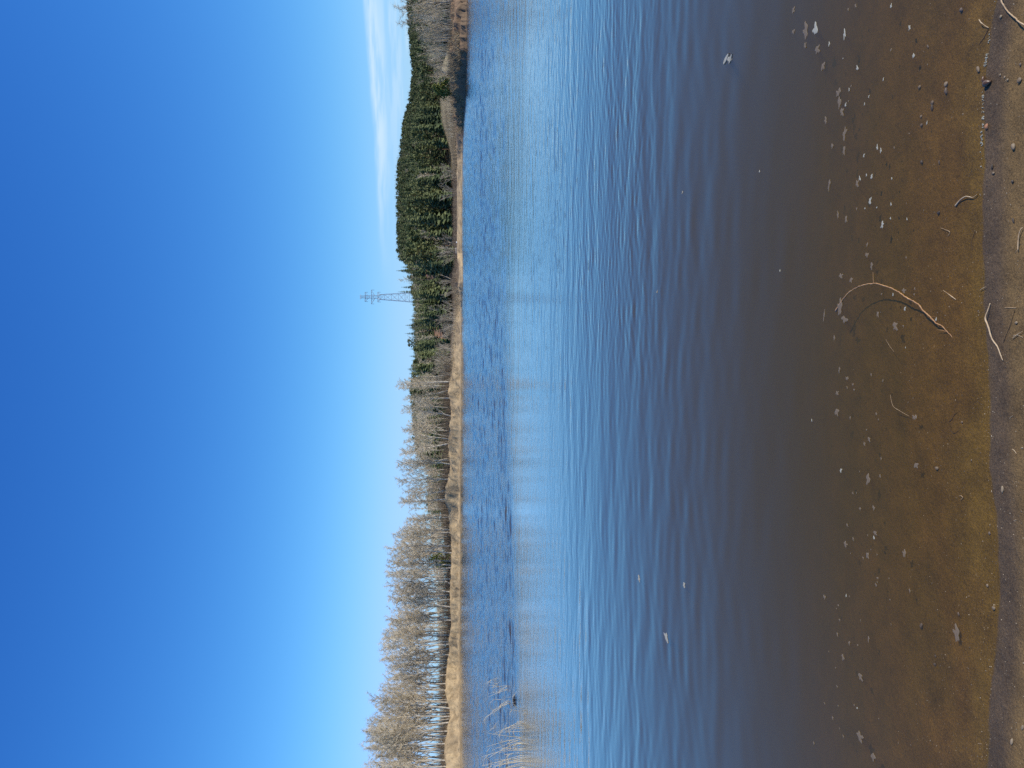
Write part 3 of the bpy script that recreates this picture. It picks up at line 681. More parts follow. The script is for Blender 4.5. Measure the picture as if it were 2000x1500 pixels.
# named spruces of the skyline beside the pylon
skyl = [(530, 773, 690, 's', 'tall dark spruce in the skyline gap between the big hill and the pylon'), (523, 782, 700, 's', 'dark spruce just beside the tall one in the skyline gap, on the big hill side'),
        (547, 779, 690, 'b', 'bare slim treetop in the skyline between the tall spruce and the pylon'), (562, 782, 690, 's', 'thin ragged spruce top two trees from the pylon'),
        (571, 776, 685, 's', 'spruce touching the pylon lattice in the skyline'), (618, 802, 660, 's', 'small pointed spruce alone on the low ridge beyond the pylon'), (625, 799, 650, 's', 'small spruce at the start of the pointed group beyond the pylon'),
        (636, 791, 640, 's', 'pointed dark spruce opening the group above the red clay slip'), (641, 797, 640, 's', 'lower dark spruce leaning on the pointed one above the red clay slip'), (652, 790, 645, 's', 'thinnest and highest spruce tip of the group above the red clay slip'),
        (661, 797, 640, 'b', 'bare leafless crown among the spruces above the red clay slip'), (667, 795, 640, 'p', 'round-topped pine of the skyline past the red clay slip'), (674, 796, 640, 'p', 'second round-topped pine touching the first past the red clay slip'),
        (682, 799, 640, 's', 'slim spruce after the pair of round pines'), (696, 799, 635, 's', 'slim spruce standing free in the skyline before the birches begin'), (704, 803, 640, 's', 'blunt dark spruce at the birch end of the pointed group')]
for py, top, r, kind, lab in skyl:
    z = float(far_z(np.array([py]), np.array([r]))[0]); h = z_row(top, r) - z
    me = {'s': sp_hi, 'p': pi_hi, 'b': ba_hi}[kind][py % 3]; H = {'s': 17.0, 'p': 16.0, 'b': 13.0}[kind]
    o = link({'s': 'spruce_tree', 'p': 'pine_tree', 'b': 'bare_tree'}[kind], me); o.location = (s_of(py) * r, r, z); w = 1.5 if kind == 's' else (h / H)
    o.scale = (w, w, h / H); o.rotation_euler.z = py
    tag(o, lab, {'s': 'spruce', 'p': 'pine', 'b': 'tree'}[kind])
trees.sort(key=lambda t_: -t_[5])
inview = lambda t_: -10 < t_[0] < 1510
cons = [t_ for t_ in trees if t_[4] != 'b' and inview(t_)][:284]; bars = [t_ for t_ in trees if t_[4] == 'b' and inview(t_) and t_[0] < 1050][:110]
single = set(id(t_) for t_ in cons + bars)
def zone(py, r):
    if py < 330: return 'on the big hill behind the meadow and the broken bank'
    if py < 510: return 'on the big hill, on the slope facing the long sand strip'
    if py < 610: return 'on the dip below the pylon'
    if py < 735: return 'around the red clay slip beyond the pylon'
    return 'behind the scattered birches of the sand hump'
words_ = {'s': ('spruce', 'spruces', 'dark pointed spruce'), 'p': ('pine', 'pines', 'olive round-crowned pine'), 'b': ('tree', 'bare trees', 'grey-brown leafless tree')}
for t_ in cons + bars:
    py, r, z, h, kind, _ = t_
    pool = {'s': sp_hi, 'p': pi_hi, 'b': ba_hi}[kind]; H = {'s': 17.0, 'p': 16.0, 'b': 13.0}[kind]
    o = link({'s': 'spruce_tree', 'p': 'pine_tree', 'b': 'bare_tree'}[kind], pool[rr.randrange(len(pool))])
    o.location = (s_of(py) * r, r, z); w = (h / H) ** 0.6 * rr.uniform(0.9, 1.25); o.scale = (w, w, h / H); o.rotation_euler.z = rr.random() * 6.28
    cat, plural, look = words_[kind]; zn = zone(py, r)
    tag(o, f'{look} {zn}', cat, f'{plural} {zn}')
def merge(name, items, pools, mats, label, cat, group=None):
    Vs, Ps, Is, n = [], {3: [], 4: []}, {3: [], 4: []}, 0
    for (py, r, z, h, kind, _) in items:
        b = pools[kind][rr.randrange(len(pools[kind]))]; H = {'s': 17.0, 'p': 16.0, 'b': 13.0}[kind]
        if not hasattr(b, 'V'):
            b.V = np.vstack(b.v); b.T = np.vstack(b.t) if b.t else np.zeros((0, 3), int); b.Q = np.vstack(b.q) if b.q else np.zeros((0, 4), int); b.TI = np.array(b.ti, int); b.QI = np.array(b.qi, int)
        a = rr.random() * 6.28; w = (h / H) ** 0.6 * rr.uniform(0.9, 1.3); c_, s_ = math.cos(a) * w, math.sin(a) * w
        V = np.stack([b.V[:, 0] * c_ - b.V[:, 1] * s_ + s_of(py) * r, b.V[:, 0] * s_ + b.V[:, 1] * c_ + r, b.V[:, 2] * h / H + z], 1)
        off = {'s': 0, 'p': 2, 'b': 0}[kind]
        Vs.append(V); Ps[3].append(b.T + n); Ps[4].append(b.Q + n); Is[3].append(b.TI + off); Is[4].append(b.QI + off); n += len(V)
    me = mesh_np(name, np.vstack(Vs), [np.vstack(Ps[3]), np.vstack(Ps[4])], mats, np.concatenate(Is[3] + Is[4]))
    return tag(link(name, me), label, cat, group, 'stuff')
rest = [t_ for t_ in trees if id(t_) not in single]
merge('conifer_forest', [t_ for t_ in rest if t_[4] != 'b'], lo, [m_spruce, m_barkpine, m_pine, m_barkpine], 'dense dark conifer forest covering the far hill up to the skyline', 'forest')
merge('bare_woodland', [t_ for t_ in rest if t_[4] == 'b'], lo, [m_grey, m_twig], 'grey-brown leafless woodland on the low far ridge behind the birches', 'woodland')

# ------------------------------------------------------------------ shrubs, saplings, undergrowth
shr = [make_shrub(400 + i, 3.0, (11, 14, 9)[i], (0.55, 0.7, 0.45)[i], (m_grey, m_grey)) for i in range(3)]
sap = [make_shrub(410 + i, 5.0, (3, 4, 2, 5)[i], (0.10, 0.16, 0.08, 0.2)[i], (m_grey if i == 3 else m_bark, m_twig), 11, 0.020) for i in range(4)]
shl = [(590, 12, 1.6, 'small bare shrub at the reed-side end of the near sand spit'), (606, 22, 3.4, 'pale bare willow shrub beside the red clay slip, pylon side'), (618, 16, 4.2, 'largest fan-shaped willow shrub below the red clay slip'), (630, 14, 3.6, 'fan-shaped willow shrub joined to the largest one'),
       (643, 18, 3.0, 'thin willow shrub with a white stem in front of the red clay slip'), (668, 12, 3.0, 'low willow shrub past the red clay slip'), (684, 9, 3.4, 'willow shrub on the rising sand before the birches'), (694, 8, 4.0, 'dense pale willow shrub on the rising sand'),
       (704, 9, 3.5, 'willow shrub next to the first birch'), (712, 8, 4.2, 'tall willow shrub under the first birch'), (724, 7, 3.8, 'tangled willow shrub beside the first birch trunk'), (735, 6, 3.0, 'low willow shrub at the foot of the first birch'),
       (376, 30, 3.2, 'white forked dead shrub alone at the foot of the big hill'), (341, 28, 3.6, 'white upright dead shrub alone at the foot of the big hill'), (470, 40, 3.0, 'grey shrub thicket at the foot of the big hill near the log'), (484, 42, 4.2, 'pale shrub thicket between dark young spruces near the log'),
       (498, 40, 3.6, 'pale shrub thicket on the pylon side of the young spruces'), (548, 30, 3.0, 'grey shrub behind the near sand spit'), (566, 26, 2.6, 'brown shrub behind the high end of the near sand spit')]
for i, (py, u, h, lab) in enumerate(shl):
    st, tw = shr[i % 3]; e = place([('stems', st), ('crown', tw)], 'willow_shrub', ground_at(py, u), i * 1.7, 0, (h / 3.0,) * 3); tag(e, lab, 'shrub')
rr = random.Random(21)
for i in range(76):
    py = -60 + 330 * (i + rr.random()) / 76; st, tw = sap[i % 4]
    htop = float(np.interp(py, [-60, 20, 60, 100, 140, 165, 200, 260], [5.4, 5.0, 4.4, 3.6, 3.0, 2.2, 1.6, 1.3])) * rr.uniform(0.55, 1.12)
    e = place([('stems', st), ('crown', tw)], 'sapling', ground_at(py, rr.uniform(2.0, 16)), rr.random() * 6.28, rr.gauss(0, 0.05), (htop / 5.0 * 0.9,) * 2 + (htop / 5.0,))
    lab, gp = ('thin grey leafless sapling in the thicket above the undercut dark bank', 'saplings above the undercut bank') if py < 165 else ('short grey leafless sapling on the meadow edge past the bright young pine', 'saplings on the meadow edge')
    tag(e, lab, 'sapling', gp)
# birches over the broken bank at the far end
for i, (py, top, lean, kind, lab) in enumerate([(2, 768, -0.10, 3, 'tallest bare birch over the broken bank, crown cut by the picture edge'), (16, 770, -0.34, 5, 'white birch curving strongly over the broken bank, crown against the sky'), (50, 806, 0.02, 2, 'thin white birch standing in the sapling thicket above the undercut bank'),
                                           (57, 812, -0.05, 0, 'slim birch close to the thin white one in the sapling thicket'), (72, 816, -0.03, 5, 'pale birch at the meadow side of the sapling thicket'), (98, 834, -0.18, 2, 'short white birch leaning over the undercut dark bank'), (138, 846, -0.04, 1, 'last short white birch before the bright young pine')]):
    put_birch(500 + i, py, top, lean, kind, lab, 4.0 + i % 3, 'birches over the broken bank')
g = MB(); pine_geo(15, 2.6, 1.5, 40, 30, g, 0, 1, 0.05, 0.36); me = g.mesh('young_pine', [m_bushgreen, m_barkpine])
o = link('young_pine', me); p = ground_at(172, 2.6); o.location = p; o.scale = (0.72, 0.72, 0.8); tag(o, 'bright green young pine alone on top of the broken dark bank', 'pine')
for i, (py, u, h, lab) in enumerate([(492, 46, 6.0, 'small dark spruce between the pale shrub thickets near the log'), (503, 48, 4.6, 'smallest dark spruce beside the shrub thickets near the log'), (515, 50, 5.5, 'small dark spruce behind the near sand spit')]):
    o = link('spruce_tree', sp_hi[i]); o.location = ground_at(py, u); o.scale = (h / 17 * 1.3, h / 17 * 1.3, h / 17); tag(o, lab, 'spruce')

def blades(name, pts, hmin, hmax, rad, mats, label, cat, seed, lean=0.35):
    r = np.random.RandomState(seed); b = MB()
    for p in pts:
        a = r.rand() * 6.28; L = r.uniform(hmin, hmax); l = abs(r.randn()) * lean
        b.spike(p, (p[0] + math.cos(a) * l * L, p[1] + math.sin(a) * l * L, p[2] + L), rad, 0)
    return tag(link(name, b.mesh(name, mats)), label, cat, None, 'stuff')
def scatter(n, a0, a1, u0, u1, seed, clump=0.0):
    r = np.random.RandomState(seed); py = r.uniform(a0, a1, n); u = u0 + (u1 - u0) * r.rand(n) ** 1.6
    if clump: k = fbm(py * 0.13, u * 0.25, seed) > clump; py, u = py[k], u[k]
    rr_ = d0_of(py) + u; z = far_z(py, rr_)
    return np.stack([s_of(py) * rr_, rr_, z - 0.05], 1)
blades('undergrowth', np.concatenate([scatter(9000, 700, 1700, 5.0, 30, 51), scatter(2500, 1000, 1700, 5, 12, 52, 0.45)]), 0.6, 2.6, 0.026, [m_scrub], 'brown leafless undergrowth under the birch trunks', 'undergrowth', 61, 0.3)
blades('brush_strip', np.concatenate([scatter(5000, 215, 600, 6.5, 60, 53), scatter(900, -80, 260, 1.6, 10, 57)]), 0.25, 0.9, 0.022, [m_scrub], 'low brown brush along the foot of the big hill', 'undergrowth', 62, 0.4)
blades('dry_grass', np.concatenate([scatter(3500, 700, 1700, 2.0, 8, 54, 0.45), scatter(4200, -100, 340, 1.0, 60, 55), scatter(1600, 560, 720, 3, 14, 56), scatter(9000, 140, 345, 8, 190, 58), scatter(5000, 140, 330, 60, 150, 59), scatter(2600, 60, 260, 0.6, 3.0, 60)]), 0.2, 0.7, 0.022, [m_straw], 'tufts of dry straw-coloured grass on top of the far bank', 'dry grass', 63, 0.5)
# fallen pale trunk, log and scraps on the sand
def bar(name, a, b, r0, r1, m, label, cat, bend=0.0, sides=7):
    a, b = Vector(a), Vector(b); mid = (a + b) / 2 + Vector((0, 0, bend)); k = MB(); k.tube([a, (a + mid) / 2 + Vector((0, 0, bend * 0.3)), mid, (b + mid) / 2 + Vector((0, 0, bend * 0.3)), b], np.linspace(r0, r1, 5), sides)
    return tag(link(name, k.mesh(name, [m], True)), label, cat)
a = ground_at(484, 5.4); b_ = ground_at(496, 5.6); bar('driftwood_log', a + Vector((0, 0, .1)), b_ + Vector((0, 0, .12)), 0.11, 0.08, m_log, 'grey weathered log lying on the long sand strip below the big hill', 'log')
a = ground_at(1134, 4.6); b_ = ground_at(1140, 4.2); bar('fallen_trunk', a + Vector((0, 0, 1.0)), b_ + Vector((0, 0, .05)), 0.07, 0.10, m_bark, 'short pale fallen trunk leaning against the bank under the full-crowned birch', 'log', -0.05)
for i, (py, u, lab) in enumerate([(473, 5.2, 'small white scrap lying on the sand beside the grey log'), (652, 1.2, 'tiny white scrap at the waterline below the red clay slip')]):
    k = MB(); r = np.random.RandomState(i); n = 9
    V = [(0.24 * math.cos(q) * r.uniform(.7, 1.2), 0.2 * math.sin(q) * r.uniform(.7, 1.2), 0) for q in np.linspace(0, 6.28, n, False)] + [(0.17 * math.cos(q), 0.12 * math.sin(q), 0.22 * r.uniform(.7, 1.2)) for q in np.linspace(0, 6.28, n, False)] + [(0.02, 0, 0.28)]
    k.add(V, [(n + j, n + (j + 1) % n, 2 * n) for j in range(n)], [(j, (j + 1) % n, n + (j + 1) % n, n + j) for j in range(n)])
    o = link('plastic_scrap', k.mesh('plastic_scrap', [m_white], True)); o.location = ground_at(py, u); o.scale = (0.5, 0.5, 0.5); tag(o, lab, 'scrap')

# ------------------------------------------------------------------ lattice pylon on the ridge
def pylon():
    Yp = 700.0; py = 581.5; zb = float(far_z(np.array([py]), np.array([Yp]))[0])
    e = empty('power_pylon', (s_of(py) * Yp, Yp, zb)); tag(e, 'tall grey lattice power pylon with three cross arms rising over the far ridge', 'pylon')
    Z = lambda row: z_row(row, Yp) - zb
    px = Yp / S_F; w = 0.095
    levels = [(0.0, 5.2), (Z(800) * 0.5, 4.7)] + [(Z(r), hw * px / 1.0) for r, hw in ((800, 8.6), (791, 7.9), (778, 7.0), (764.5, 6.1), (751, 5.2), (742, 4.6))]
    k = MB()
    def seg(a, b, r=w): k.tube([a, b], r, 4, 0)
    def corner(l, i): sx, sy = ((1, 1), (-1, 1), (-1, -1), (1, -1))[i % 4]; return (sx * l[1], sy * l[1] * 0.92, l[0])
    for l0, l1 in zip(levels, levels[1:]):
        for i in range(4):
            seg(corner(l0, i), corner(l1, i), 0.15); seg(corner(l0, i), corner(l1, i + 1)); seg(corner(l0, i + 1), corner(l1, i)); seg(corner(l1, i), corner(l1, i + 1))
    link('tower_body', k.mesh('tower_body', [m_steel]), e)
    up = [(Z(742), 4.6 * px), (Z(738), 2.6 * px), (Z(730), 2.4 * px), (Z(722), 2.2 * px), (Z(713), 2.0 * px), (Z(705), 1.8 * px)]
    k = MB()
    def seg(a, b, r=0.10): k.tube([a, b], r, 4, 0)
    for l0, l1 in zip(up, up[1:]):
        for i in range(4): seg(corner(l0, i), corner(l1, i), 0.15); seg(corner(l0, i), corner(l1, i + 1)); seg(corner(l1, i), corner(l1, i + 1))
    link('mast', k.mesh('mast', [m_steel]), e)
    for row, hw in ((738.5, 9.5), (726, 13.5), (713.5, 9.0)):
        k = MB(); z = Z(row); L = hw * px
        def seg(a, b, r=0.13): k.tube([a, b], r, 4, 0)
        for sx in (-1, 1):
            for sy in (-1, 1): seg((0, sy * 1.0, z), (sx * L, 0, z + 0.4), 0.2); seg((sx * 1.0, sy * 1.0, z - 3.0), (sx * L, 0, z + 0.3))
            for f in (0.35, 0.65): seg((sx * L * f, 0.7, z), (sx * L * f, 0, z - 3.0 * (1 - f))); seg((sx * L * f, -0.7, z), (sx * L * f, 0.7, z))
        a_ = link('cross_arm', k.mesh('cross_arm', [m_steel]), e)
        for sx in (-1, 1):
            k = MB(); k.tube([(sx * L, 0, z + 0.3), (sx * L * 1.0, 0, z - 2.4)], 0.16, 6, 0); link('insulator_string', k.mesh('insulator_string', [m_ins]), a_)
    k = MB(); z = Z(703.5)
    def seg(a, b, r=0.16): k.tube([a, b], r, 4, 0)
    seg((-4.4 * px, 0, z), (4.4 * px, 0, z)); 
    for sx in (-1, 1):
        for sy in (-1, 1): seg((sx * 1.8 * px, sy * 0.8, z - 1.2), (sx * 4.4 * px, 0, z)); seg((sx * 1.8 * px, sy * 0.8, z - 1.2), (sx * 0.9, 0, z))
    link('earth_peak', k.mesh('earth_peak', [m_steel]), e)
pylon()

# ------------------------------------------------------------------ dry reeds standing in the shallows
reeds = [  # foot (px, py), tips, label
 (1020, 1496, [(952, 1532), (946, 1518), (940, 1496), (955, 1508), (960, 1490), (965, 1520), (972, 1502), (958, 1540), (980, 1512), (985, 1500), (990, 1518)], 'dense fan of dry reeds at the picture edge'),
 (1018, 1478, [(942, 1495), (966, 1484), (948, 1500), (975, 1488), (984, 1474), (992, 1482), (962, 1500)], 'dry reeds with the longest pale stem, next to the dense fan'),
 (1018, 1462, [(985, 1474), (976, 1470), (993, 1466), (1000, 1458)], 'short broken dry reeds between two longer tufts'),
 (1016, 1452, [(940, 1479), (950, 1483), (961, 1466), (975, 1465), (985, 1461), (991, 1455)], 'dry reeds slanting low over the ruffled water'),
 (1014, 1442, [(950, 1459), (969, 1460), (974, 1448), (988, 1446)], 'thin dry reeds beside the slanting tuft'),
 (1015, 1436, [(976, 1430), (992, 1436)], 'two short dry reed stalks bent to the pylon'),
 (1018, 1420, [(950, 1431), (961, 1436), (985, 1420), (991, 1424), (1003, 1417), (978, 1431), (990, 1428)], 'bright dry reed tuft bowed flat over the water'),
 (968, 1409, [(953, 1430), (957, 1427)], 'lone tilted reed stalk behind the bright tuft'),
 (993, 1368, [(943, 1408), (953, 1398), (960, 1389), (974, 1380), (962, 1397), (986, 1361), (990, 1371)], 'reed tuft with long stems drooping away from the dark floating clump'),
 (990, 1344, [(955, 1344), (954, 1356), (953, 1362), (964, 1350), (972, 1354)], 'dry reed tuft with a folded tip, behind the dark floating clump'),
 (978, 1355, [(963, 1354), (960, 1365)], 'small reed stub near the folded tuft'),
 (972, 1334, [(945, 1337), (949, 1330), (954, 1324), (958, 1334), (963, 1330), (952, 1340), (966, 1327)], 'faded pinkish reed tuft farthest from the picture edge'),
 (1015, 1386, [(990, 1384), (1022, 1383)], 'single straight reed lying on the ruffled water'),
 (1026, 1404, [(1014, 1394), (1019, 1398)], 'short pale reed end floating at the edge of the calm water'),
]
for i, (fx, fy, tips, lab) in enumerate(reeds):
    base = on_plane(fx, fy); r = np.random.RandomState(700 + i); e = empty('reed_clump', base); tag(e, lab, 'reeds')
    for j, (tx, ty) in enumerate(tips):
        q0 = base + Vector((r.randn() * 0.10, r.randn() * 0.08, -0.12)); tip = at_y(tx, ty, base.y + r.randn() * 0.12)
        if tip.z < 0.01: tip = on_plane(tx, ty, 0.02)
        d = tip - q0; pts = []
        for f in np.linspace(0, 1, 7):
            p = q0 + d * f; p.z += 0.22 * d.length * math.sin(math.pi * f) * (0.6 + 0.6 * r.rand() * 0) * (0.6 if d.z > 0 else 0); pts.append(p - base)
        k = MB(); k.tube(pts, np.linspace(0.0065, 0.0022, 7), 4, 0)
        if r.rand() < 0.75 and d.length > 0.35:
            f = r.uniform(0.35, 0.75); p = q0 + d * f - base; p.z += 0.22 * d.length * math.sin(math.pi * f) * 0.6; L = d.length * 0.4; a = r.choice([-1, 1])
            k.tube([p, p + Vector((a * L * 0.25, 0, L * 0.25)), p + Vector((a * L * 0.6, 0, L * 0.28)), p + Vector((a * L * 0.9, 0, L * 0.05))], [0.005, 0.006, 0.005, 0.001], 3, 0)
        link('stem', k.mesh('reed_stem', [m_reed]), e)
k = MB(); r = np.random.RandomState(3)
for j in range(16):
    a = r.uniform(0, 6.28); p = np.array([r.randn() * 0.08, r.randn() * 0.05, 0.0]); k.tube([p - (0, 0, .06), p + (0.06 * math.cos(a), 0.04 * math.sin(a), r.uniform(0.03, 0.12)), p + (0.2 * math.cos(a), 0.1 * math.sin(a), r.uniform(-0.01, 0.05))], [0.03, 0.02, 0.004], 5)
o = link('root_clump', k.mesh('root_clump', [m_darktwig_and_shadow], True)); o.location = on_plane(1006, 1370); o.scale = (0.5, 0.5, 0.6); tag(o, 'dark brown root clump floating among the dry reeds', 'root clump')

# ------------------------------------------------------------------ foam, pebbles, twigs near the shore
def flake(seed, thick=0.12):
    """irregular slightly domed patch of about unit size"""
    r = np.random.RandomState(seed); n = 18; ph = r.rand(4) * 6.28; am = r.uniform(0.08, 0.30, 4)
    rad = [1 + sum(am[k] * math.sin((k + 2) * t + ph[k]) for k in range(4)) for t in np.linspace(0, 6.28, n, False)]
    V = []
    for ring, z in ((1.0, -0.05), (0.97, thick * 0.5), (0.55, thick)):
        V += [(0.5 * ring * max(q, .35) * math.cos(t), 0.5 * ring * max(q, .35) * math.sin(t), z) for q, t in zip(rad, np.linspace(0, 6.28, n, False))]
    V.append((0, 0, thick)); k = MB(); qd = [(a * n + j, a * n + (j + 1) % n, (a + 1) * n + (j + 1) % n, (a + 1) * n + j) for a in range(2) for j in range(n)]
    k.add(V, [(2 * n + j, 2 * n + (j + 1) % n, 3 * n) for j in range(n)], qd); return k
fw_ = [flake(800 + i).mesh('foam_fleck', [m_foamw], True) for i in range(5)]; fb_ = [flake(810 + i).mesh('foam_fleck', [m_foamb], True) for i in range(6)]
def put_flake(px, py, w, h, white, label, group=None, i=0):
    """W along the picture's long side (depth), H across it, in photo pixels"""
    p = on_plane(px, py); q = on_plane(px + w, py); sx = abs(p.y - q.y); sy = h * (p - Vector((0, 0, EYE))).length / F
    o = link('foam_fleck', (fw_ if white else fb_)[i % 5]); th = min(sx, sy, 0.03)
    o.location = (p.x, p.y, wz(p.x, p.y) + 0.0015); o.scale = (sy, sx, 0.25 * th + 0.003); o.rotation_euler.z = random.Random(int(px * 7 + py)).uniform(-0.4, 0.4)
    return tag(o, label, 'foam', group)
fl = [  # px, py, depth size, width, white?, label
 (1593, 57, 9, 17, 1, 'largest crumpled white foam fleck on the shallows near the long bleached twig'), (1650, 67, 4, 14, 1, 'elongated white foam fleck beside the largest crumpled one'), (1741, 12, 3.5, 6, 1, 'small oval white fleck alone at the picture edge before the twig'), (1777, 54, 4, 7, 1, 'slanted white fleck over the amber bed'),
 (1785, 109, 5, 6, 1, 'round white bead of foam over the amber bed'), (1675, 133, 3.5, 8, 1, 'white fleck between the round bead and the beige chain'), (1620, 86, 3, 6, 1, 'small white fleck below the crumpled one'), (1652, 205, 3, 6, 1, 'white dot of foam beside the beige chain'), (1659, 175, 2, 5, 1, 'tiny white dot of foam at the head of the beige chain'),
 (1726, 155, 2.2, 5, 1, 'tiny white fleck alone between bead and dark stone'), (1714, 288, 3, 8, 1, 'one of the touching pair of white flecks, farther one'), (1721, 294, 3, 7, 1, 'one of the touching pair of white flecks, nearer one'), (1688, 304, 2.5, 6, 1, 'small white fleck beside the touching pair'),
 (1693, 342, 2.5, 4, 1, 'smaller of two white dots past the touching pair'), (1703, 345, 4, 7, 1, 'larger of two white dots past the touching pair'), (1680, 349, 3, 8, 1, 'slanted white fleck next to the two dots'), (1811, 240, 2, 5, 1, 'tiny white dot over the rippled amber sand'),
 (1700, 393, 4.5, 11, 1, 'bright white oval of foam between the two dots and the arched root'), (1724, 439, 5, 10, 1, 'brightest white block of foam nearest the arched root'), (1741, 399, 2.5, 5, 1, 'small white fleck beside the bright oval'), (1772, 428, 2, 4, 1, 'tiny white dot toward shore from the white block'), (1829, 624, 3, 5, 1, 'white dot on the arched root near its thick end'),
 (1643, 919, 3, 8, 1, 'single bright white fleck on the dark water past the arched root'), (1586, 821, 2, 4, 1, 'tiny lone white dot on the dark grey water'), (1524, 529, 2, 4, 1, 'tiny white dot far out over the brown water'), (1484, 335, 2, 4, 1, 'tiny white dot out on the rippled water'), (1333, 376, 2, 4, 1, 'white dot far out among the ripples, nearer the hill side'), (1284, 570, 2, 4, 1, 'white dot far out among the ripples, middle'),
 (1248, 1130, 4, 9, 1, 'farthest white fleck on the calm blue water'), (1336, 1143, 4, 9, 1, 'slanted white fleck on the blue swell'), (1301, 1245, 8, 12, 1, 'biggest white fleck on the blue swell toward the reeds'),
 (1550, 20, 5, 9, 0, 'beige foam patch at the far end of the foam line'), (1574, 60, 8, 26, 0, 'long beige foam patch beside the crumpled white fleck'), (1550, 62, 5, 7, 0, 'small beige patch outside the long one'), (1597, 97, 9, 12, 0, 'rounded beige foam patch on the foam line'), (1573, 89, 4, 9, 0, 'beige patch just outside the rounded one'),
 (1608, 130, 7, 12, 0, 'heart-shaped beige foam patch on the foam line'), (1638, 181, 8, 12, 0, 'beige head of the foam chain'), (1640, 200, 6, 18, 0, 'beige middle of the foam chain'), (1645, 219, 7, 12, 0, 'beige tail of the foam chain'), (1650, 262, 6, 20, 0, 'wavy beige patch after the foam chain'), (1649, 294, 4, 16, 0, 'narrow beige patch after the wavy one'),
 (1613, 235, 4, 12, 0, 'beige fleck outside the chain tail'), (1626, 285, 4, 8, 0, 'beige fleck outside the narrow patch'), (1620, 361, 4, 16, 0, 'lone thin beige strip far outside the foam line'), (1675, 359, 5, 12, 0, 'beige patch near the slanted white fleck'), (1653, 428, 4, 12, 0, 'slanting beige strip past the bright oval'), (1637, 420, 3, 12, 0, 'thin beige strip outside the slanting one'),
 (1694, 498, 6, 8, 0, 'beige foam patch before the arched root'), (1703, 519, 5, 10, 0, 'tall beige foam patch touching the arched root top'), (1643, 539, 7, 8, 0, 'beige patch at the outer tip of the arched root'), (1663, 547, 5, 9, 0, 'beige patch on the outer bend of the arched root'), (1641, 600, 8, 26, 0, 'smeared beige patch covering the far end of the arched root'), (1650, 624, 12, 10, 0, 'broad beige patch inside the arch of the root'),
 (1749, 637, 9, 13, 0, 'large beige foam patch inside the arch toward shore'), (1766, 568, 7, 7, 0, 'beige disc on the outer side of the arched root'), (1715, 614, 4, 10, 0, 'slim beige patch in the middle of the arch'), (1610, 617, 2, 20, 0, 'thin beige streak beyond the root on the dark water'), (1630, 660, 3, 9, 0, 'beige fleck past the root end'), (1640, 722, 3, 9, 0, 'beige fleck between root and foam blob'),
 (1636, 768, 5, 7, 0, 'beige blob on the dark water edge'), (1635, 805, 7, 13, 0, 'bigger beige blob on the dark water edge'), (1655, 739, 5, 6, 0, 'beige fleck inside the dark water edge'), (1696, 936, 7, 18, 0, 'long beige patch with its shadow on the sand bed'), (1698, 858, 5, 7, 0, 'pale beige fleck toward the long patch'), (1689, 867, 4, 6, 0, 'lesser beige fleck by the pale one'),
 (1790, 909, 8, 9, 0, 'beige patch close to shore with a sharp dark shadow'), (1787, 815, 8, 8, 0, 'beige patch beside the curved straw with dark shadow'), (1707, 992, 4, 8, 0, 'beige fleck past the long patch'), (1710, 1041, 7, 6, 0, 'slanting beige fleck with shadow past the long patch'), (1652, 1063, 6, 9, 0, 'beige fleck alone in the dark water'), (1695, 1085, 5, 11, 0, 'tapered beige fleck with dark shadow'), (1767, 1081, 6, 12, 0, 'pale tapered fleck nearer the shore with dark shadow'),
 (1647, 1284, 5, 9, 0, 'beige fleck on the dark water toward the reeds'), (1681, 1322, 8, 10, 0, 'ragged beige patch on the border of dark water'), (1680, 1439, 11, 14, 0, 'large forked beige patch on the dark water'), (1706, 1478, 7, 13, 0, 'beige patch nearest the reed-side picture edge'), (1869, 1237, 11, 24, 0, 'largest pale beige scum patch close to the shore'), (1611, 1166, 4, 7, 0, 'beige fleck far out on dark water'), (1697, 1248, 3, 9, 0, 'slim beige fleck over the bed with shadow'),
]
for i, (px, py, w, h, wt, lab) in enumerate(fl): put_flake(px, py, w, h, wt, lab, None, i)
# the split white flake far out
k = MB()
def lobe(a, b, r0, r1, top): 
    a = np.array(a); b = np.array(b); d = unit(np.append(b - a, 0)); n_ = np.array([-d[1], d[0], 0]); P = []
    prof = np.linspace(0, 1, 9); V = []
    for z in (0.0, top):
        for s in (1, -1):
            for f in prof: c_ = np.append(a + (b - a) * f, 0); V.append(c_ + s * n_ * (r0 + (r1 - r0) * f) * math.sin(math.pi * min(0.97, max(0.06, f))) ** 0.55 + np.array([0, 0, z]))
    q = [(18 + j, 18 + j + 1, 27 + j + 1, 27 + j) for j in range(8)] + [(j, j + 1, 18 + j + 1, 18 + j) for j in range(8)] + [(9 + j, 27 + j, 27 + j + 1, 9 + j + 1) for j in range(8)]
    k.add(V, None, q)
P0 = on_plane(1422, 115)
def rel(px, py): v = on_plane(px, py) - P0; return (v.x, v.y)
lobe(rel(1414, 124.5), rel(1424, 105), 0.016, 0.010, 0.008); lobe(rel(1424.5, 124), rel(1430, 106), 0.010, 0.009, 0.007); lobe(rel(1420, 114), rel(1429, 117), 0.012, 0.012, 0.0055)
o = link('foam_fleck', k.mesh('foam_fleck', [m_foamw])); o.location = (P0.x, P0.y, wz(P0.x, P0.y) - 0.003); tag(o, 'large white two-lobed flake floating alone on the dark water', 'foam')
rr = random.Random(77)
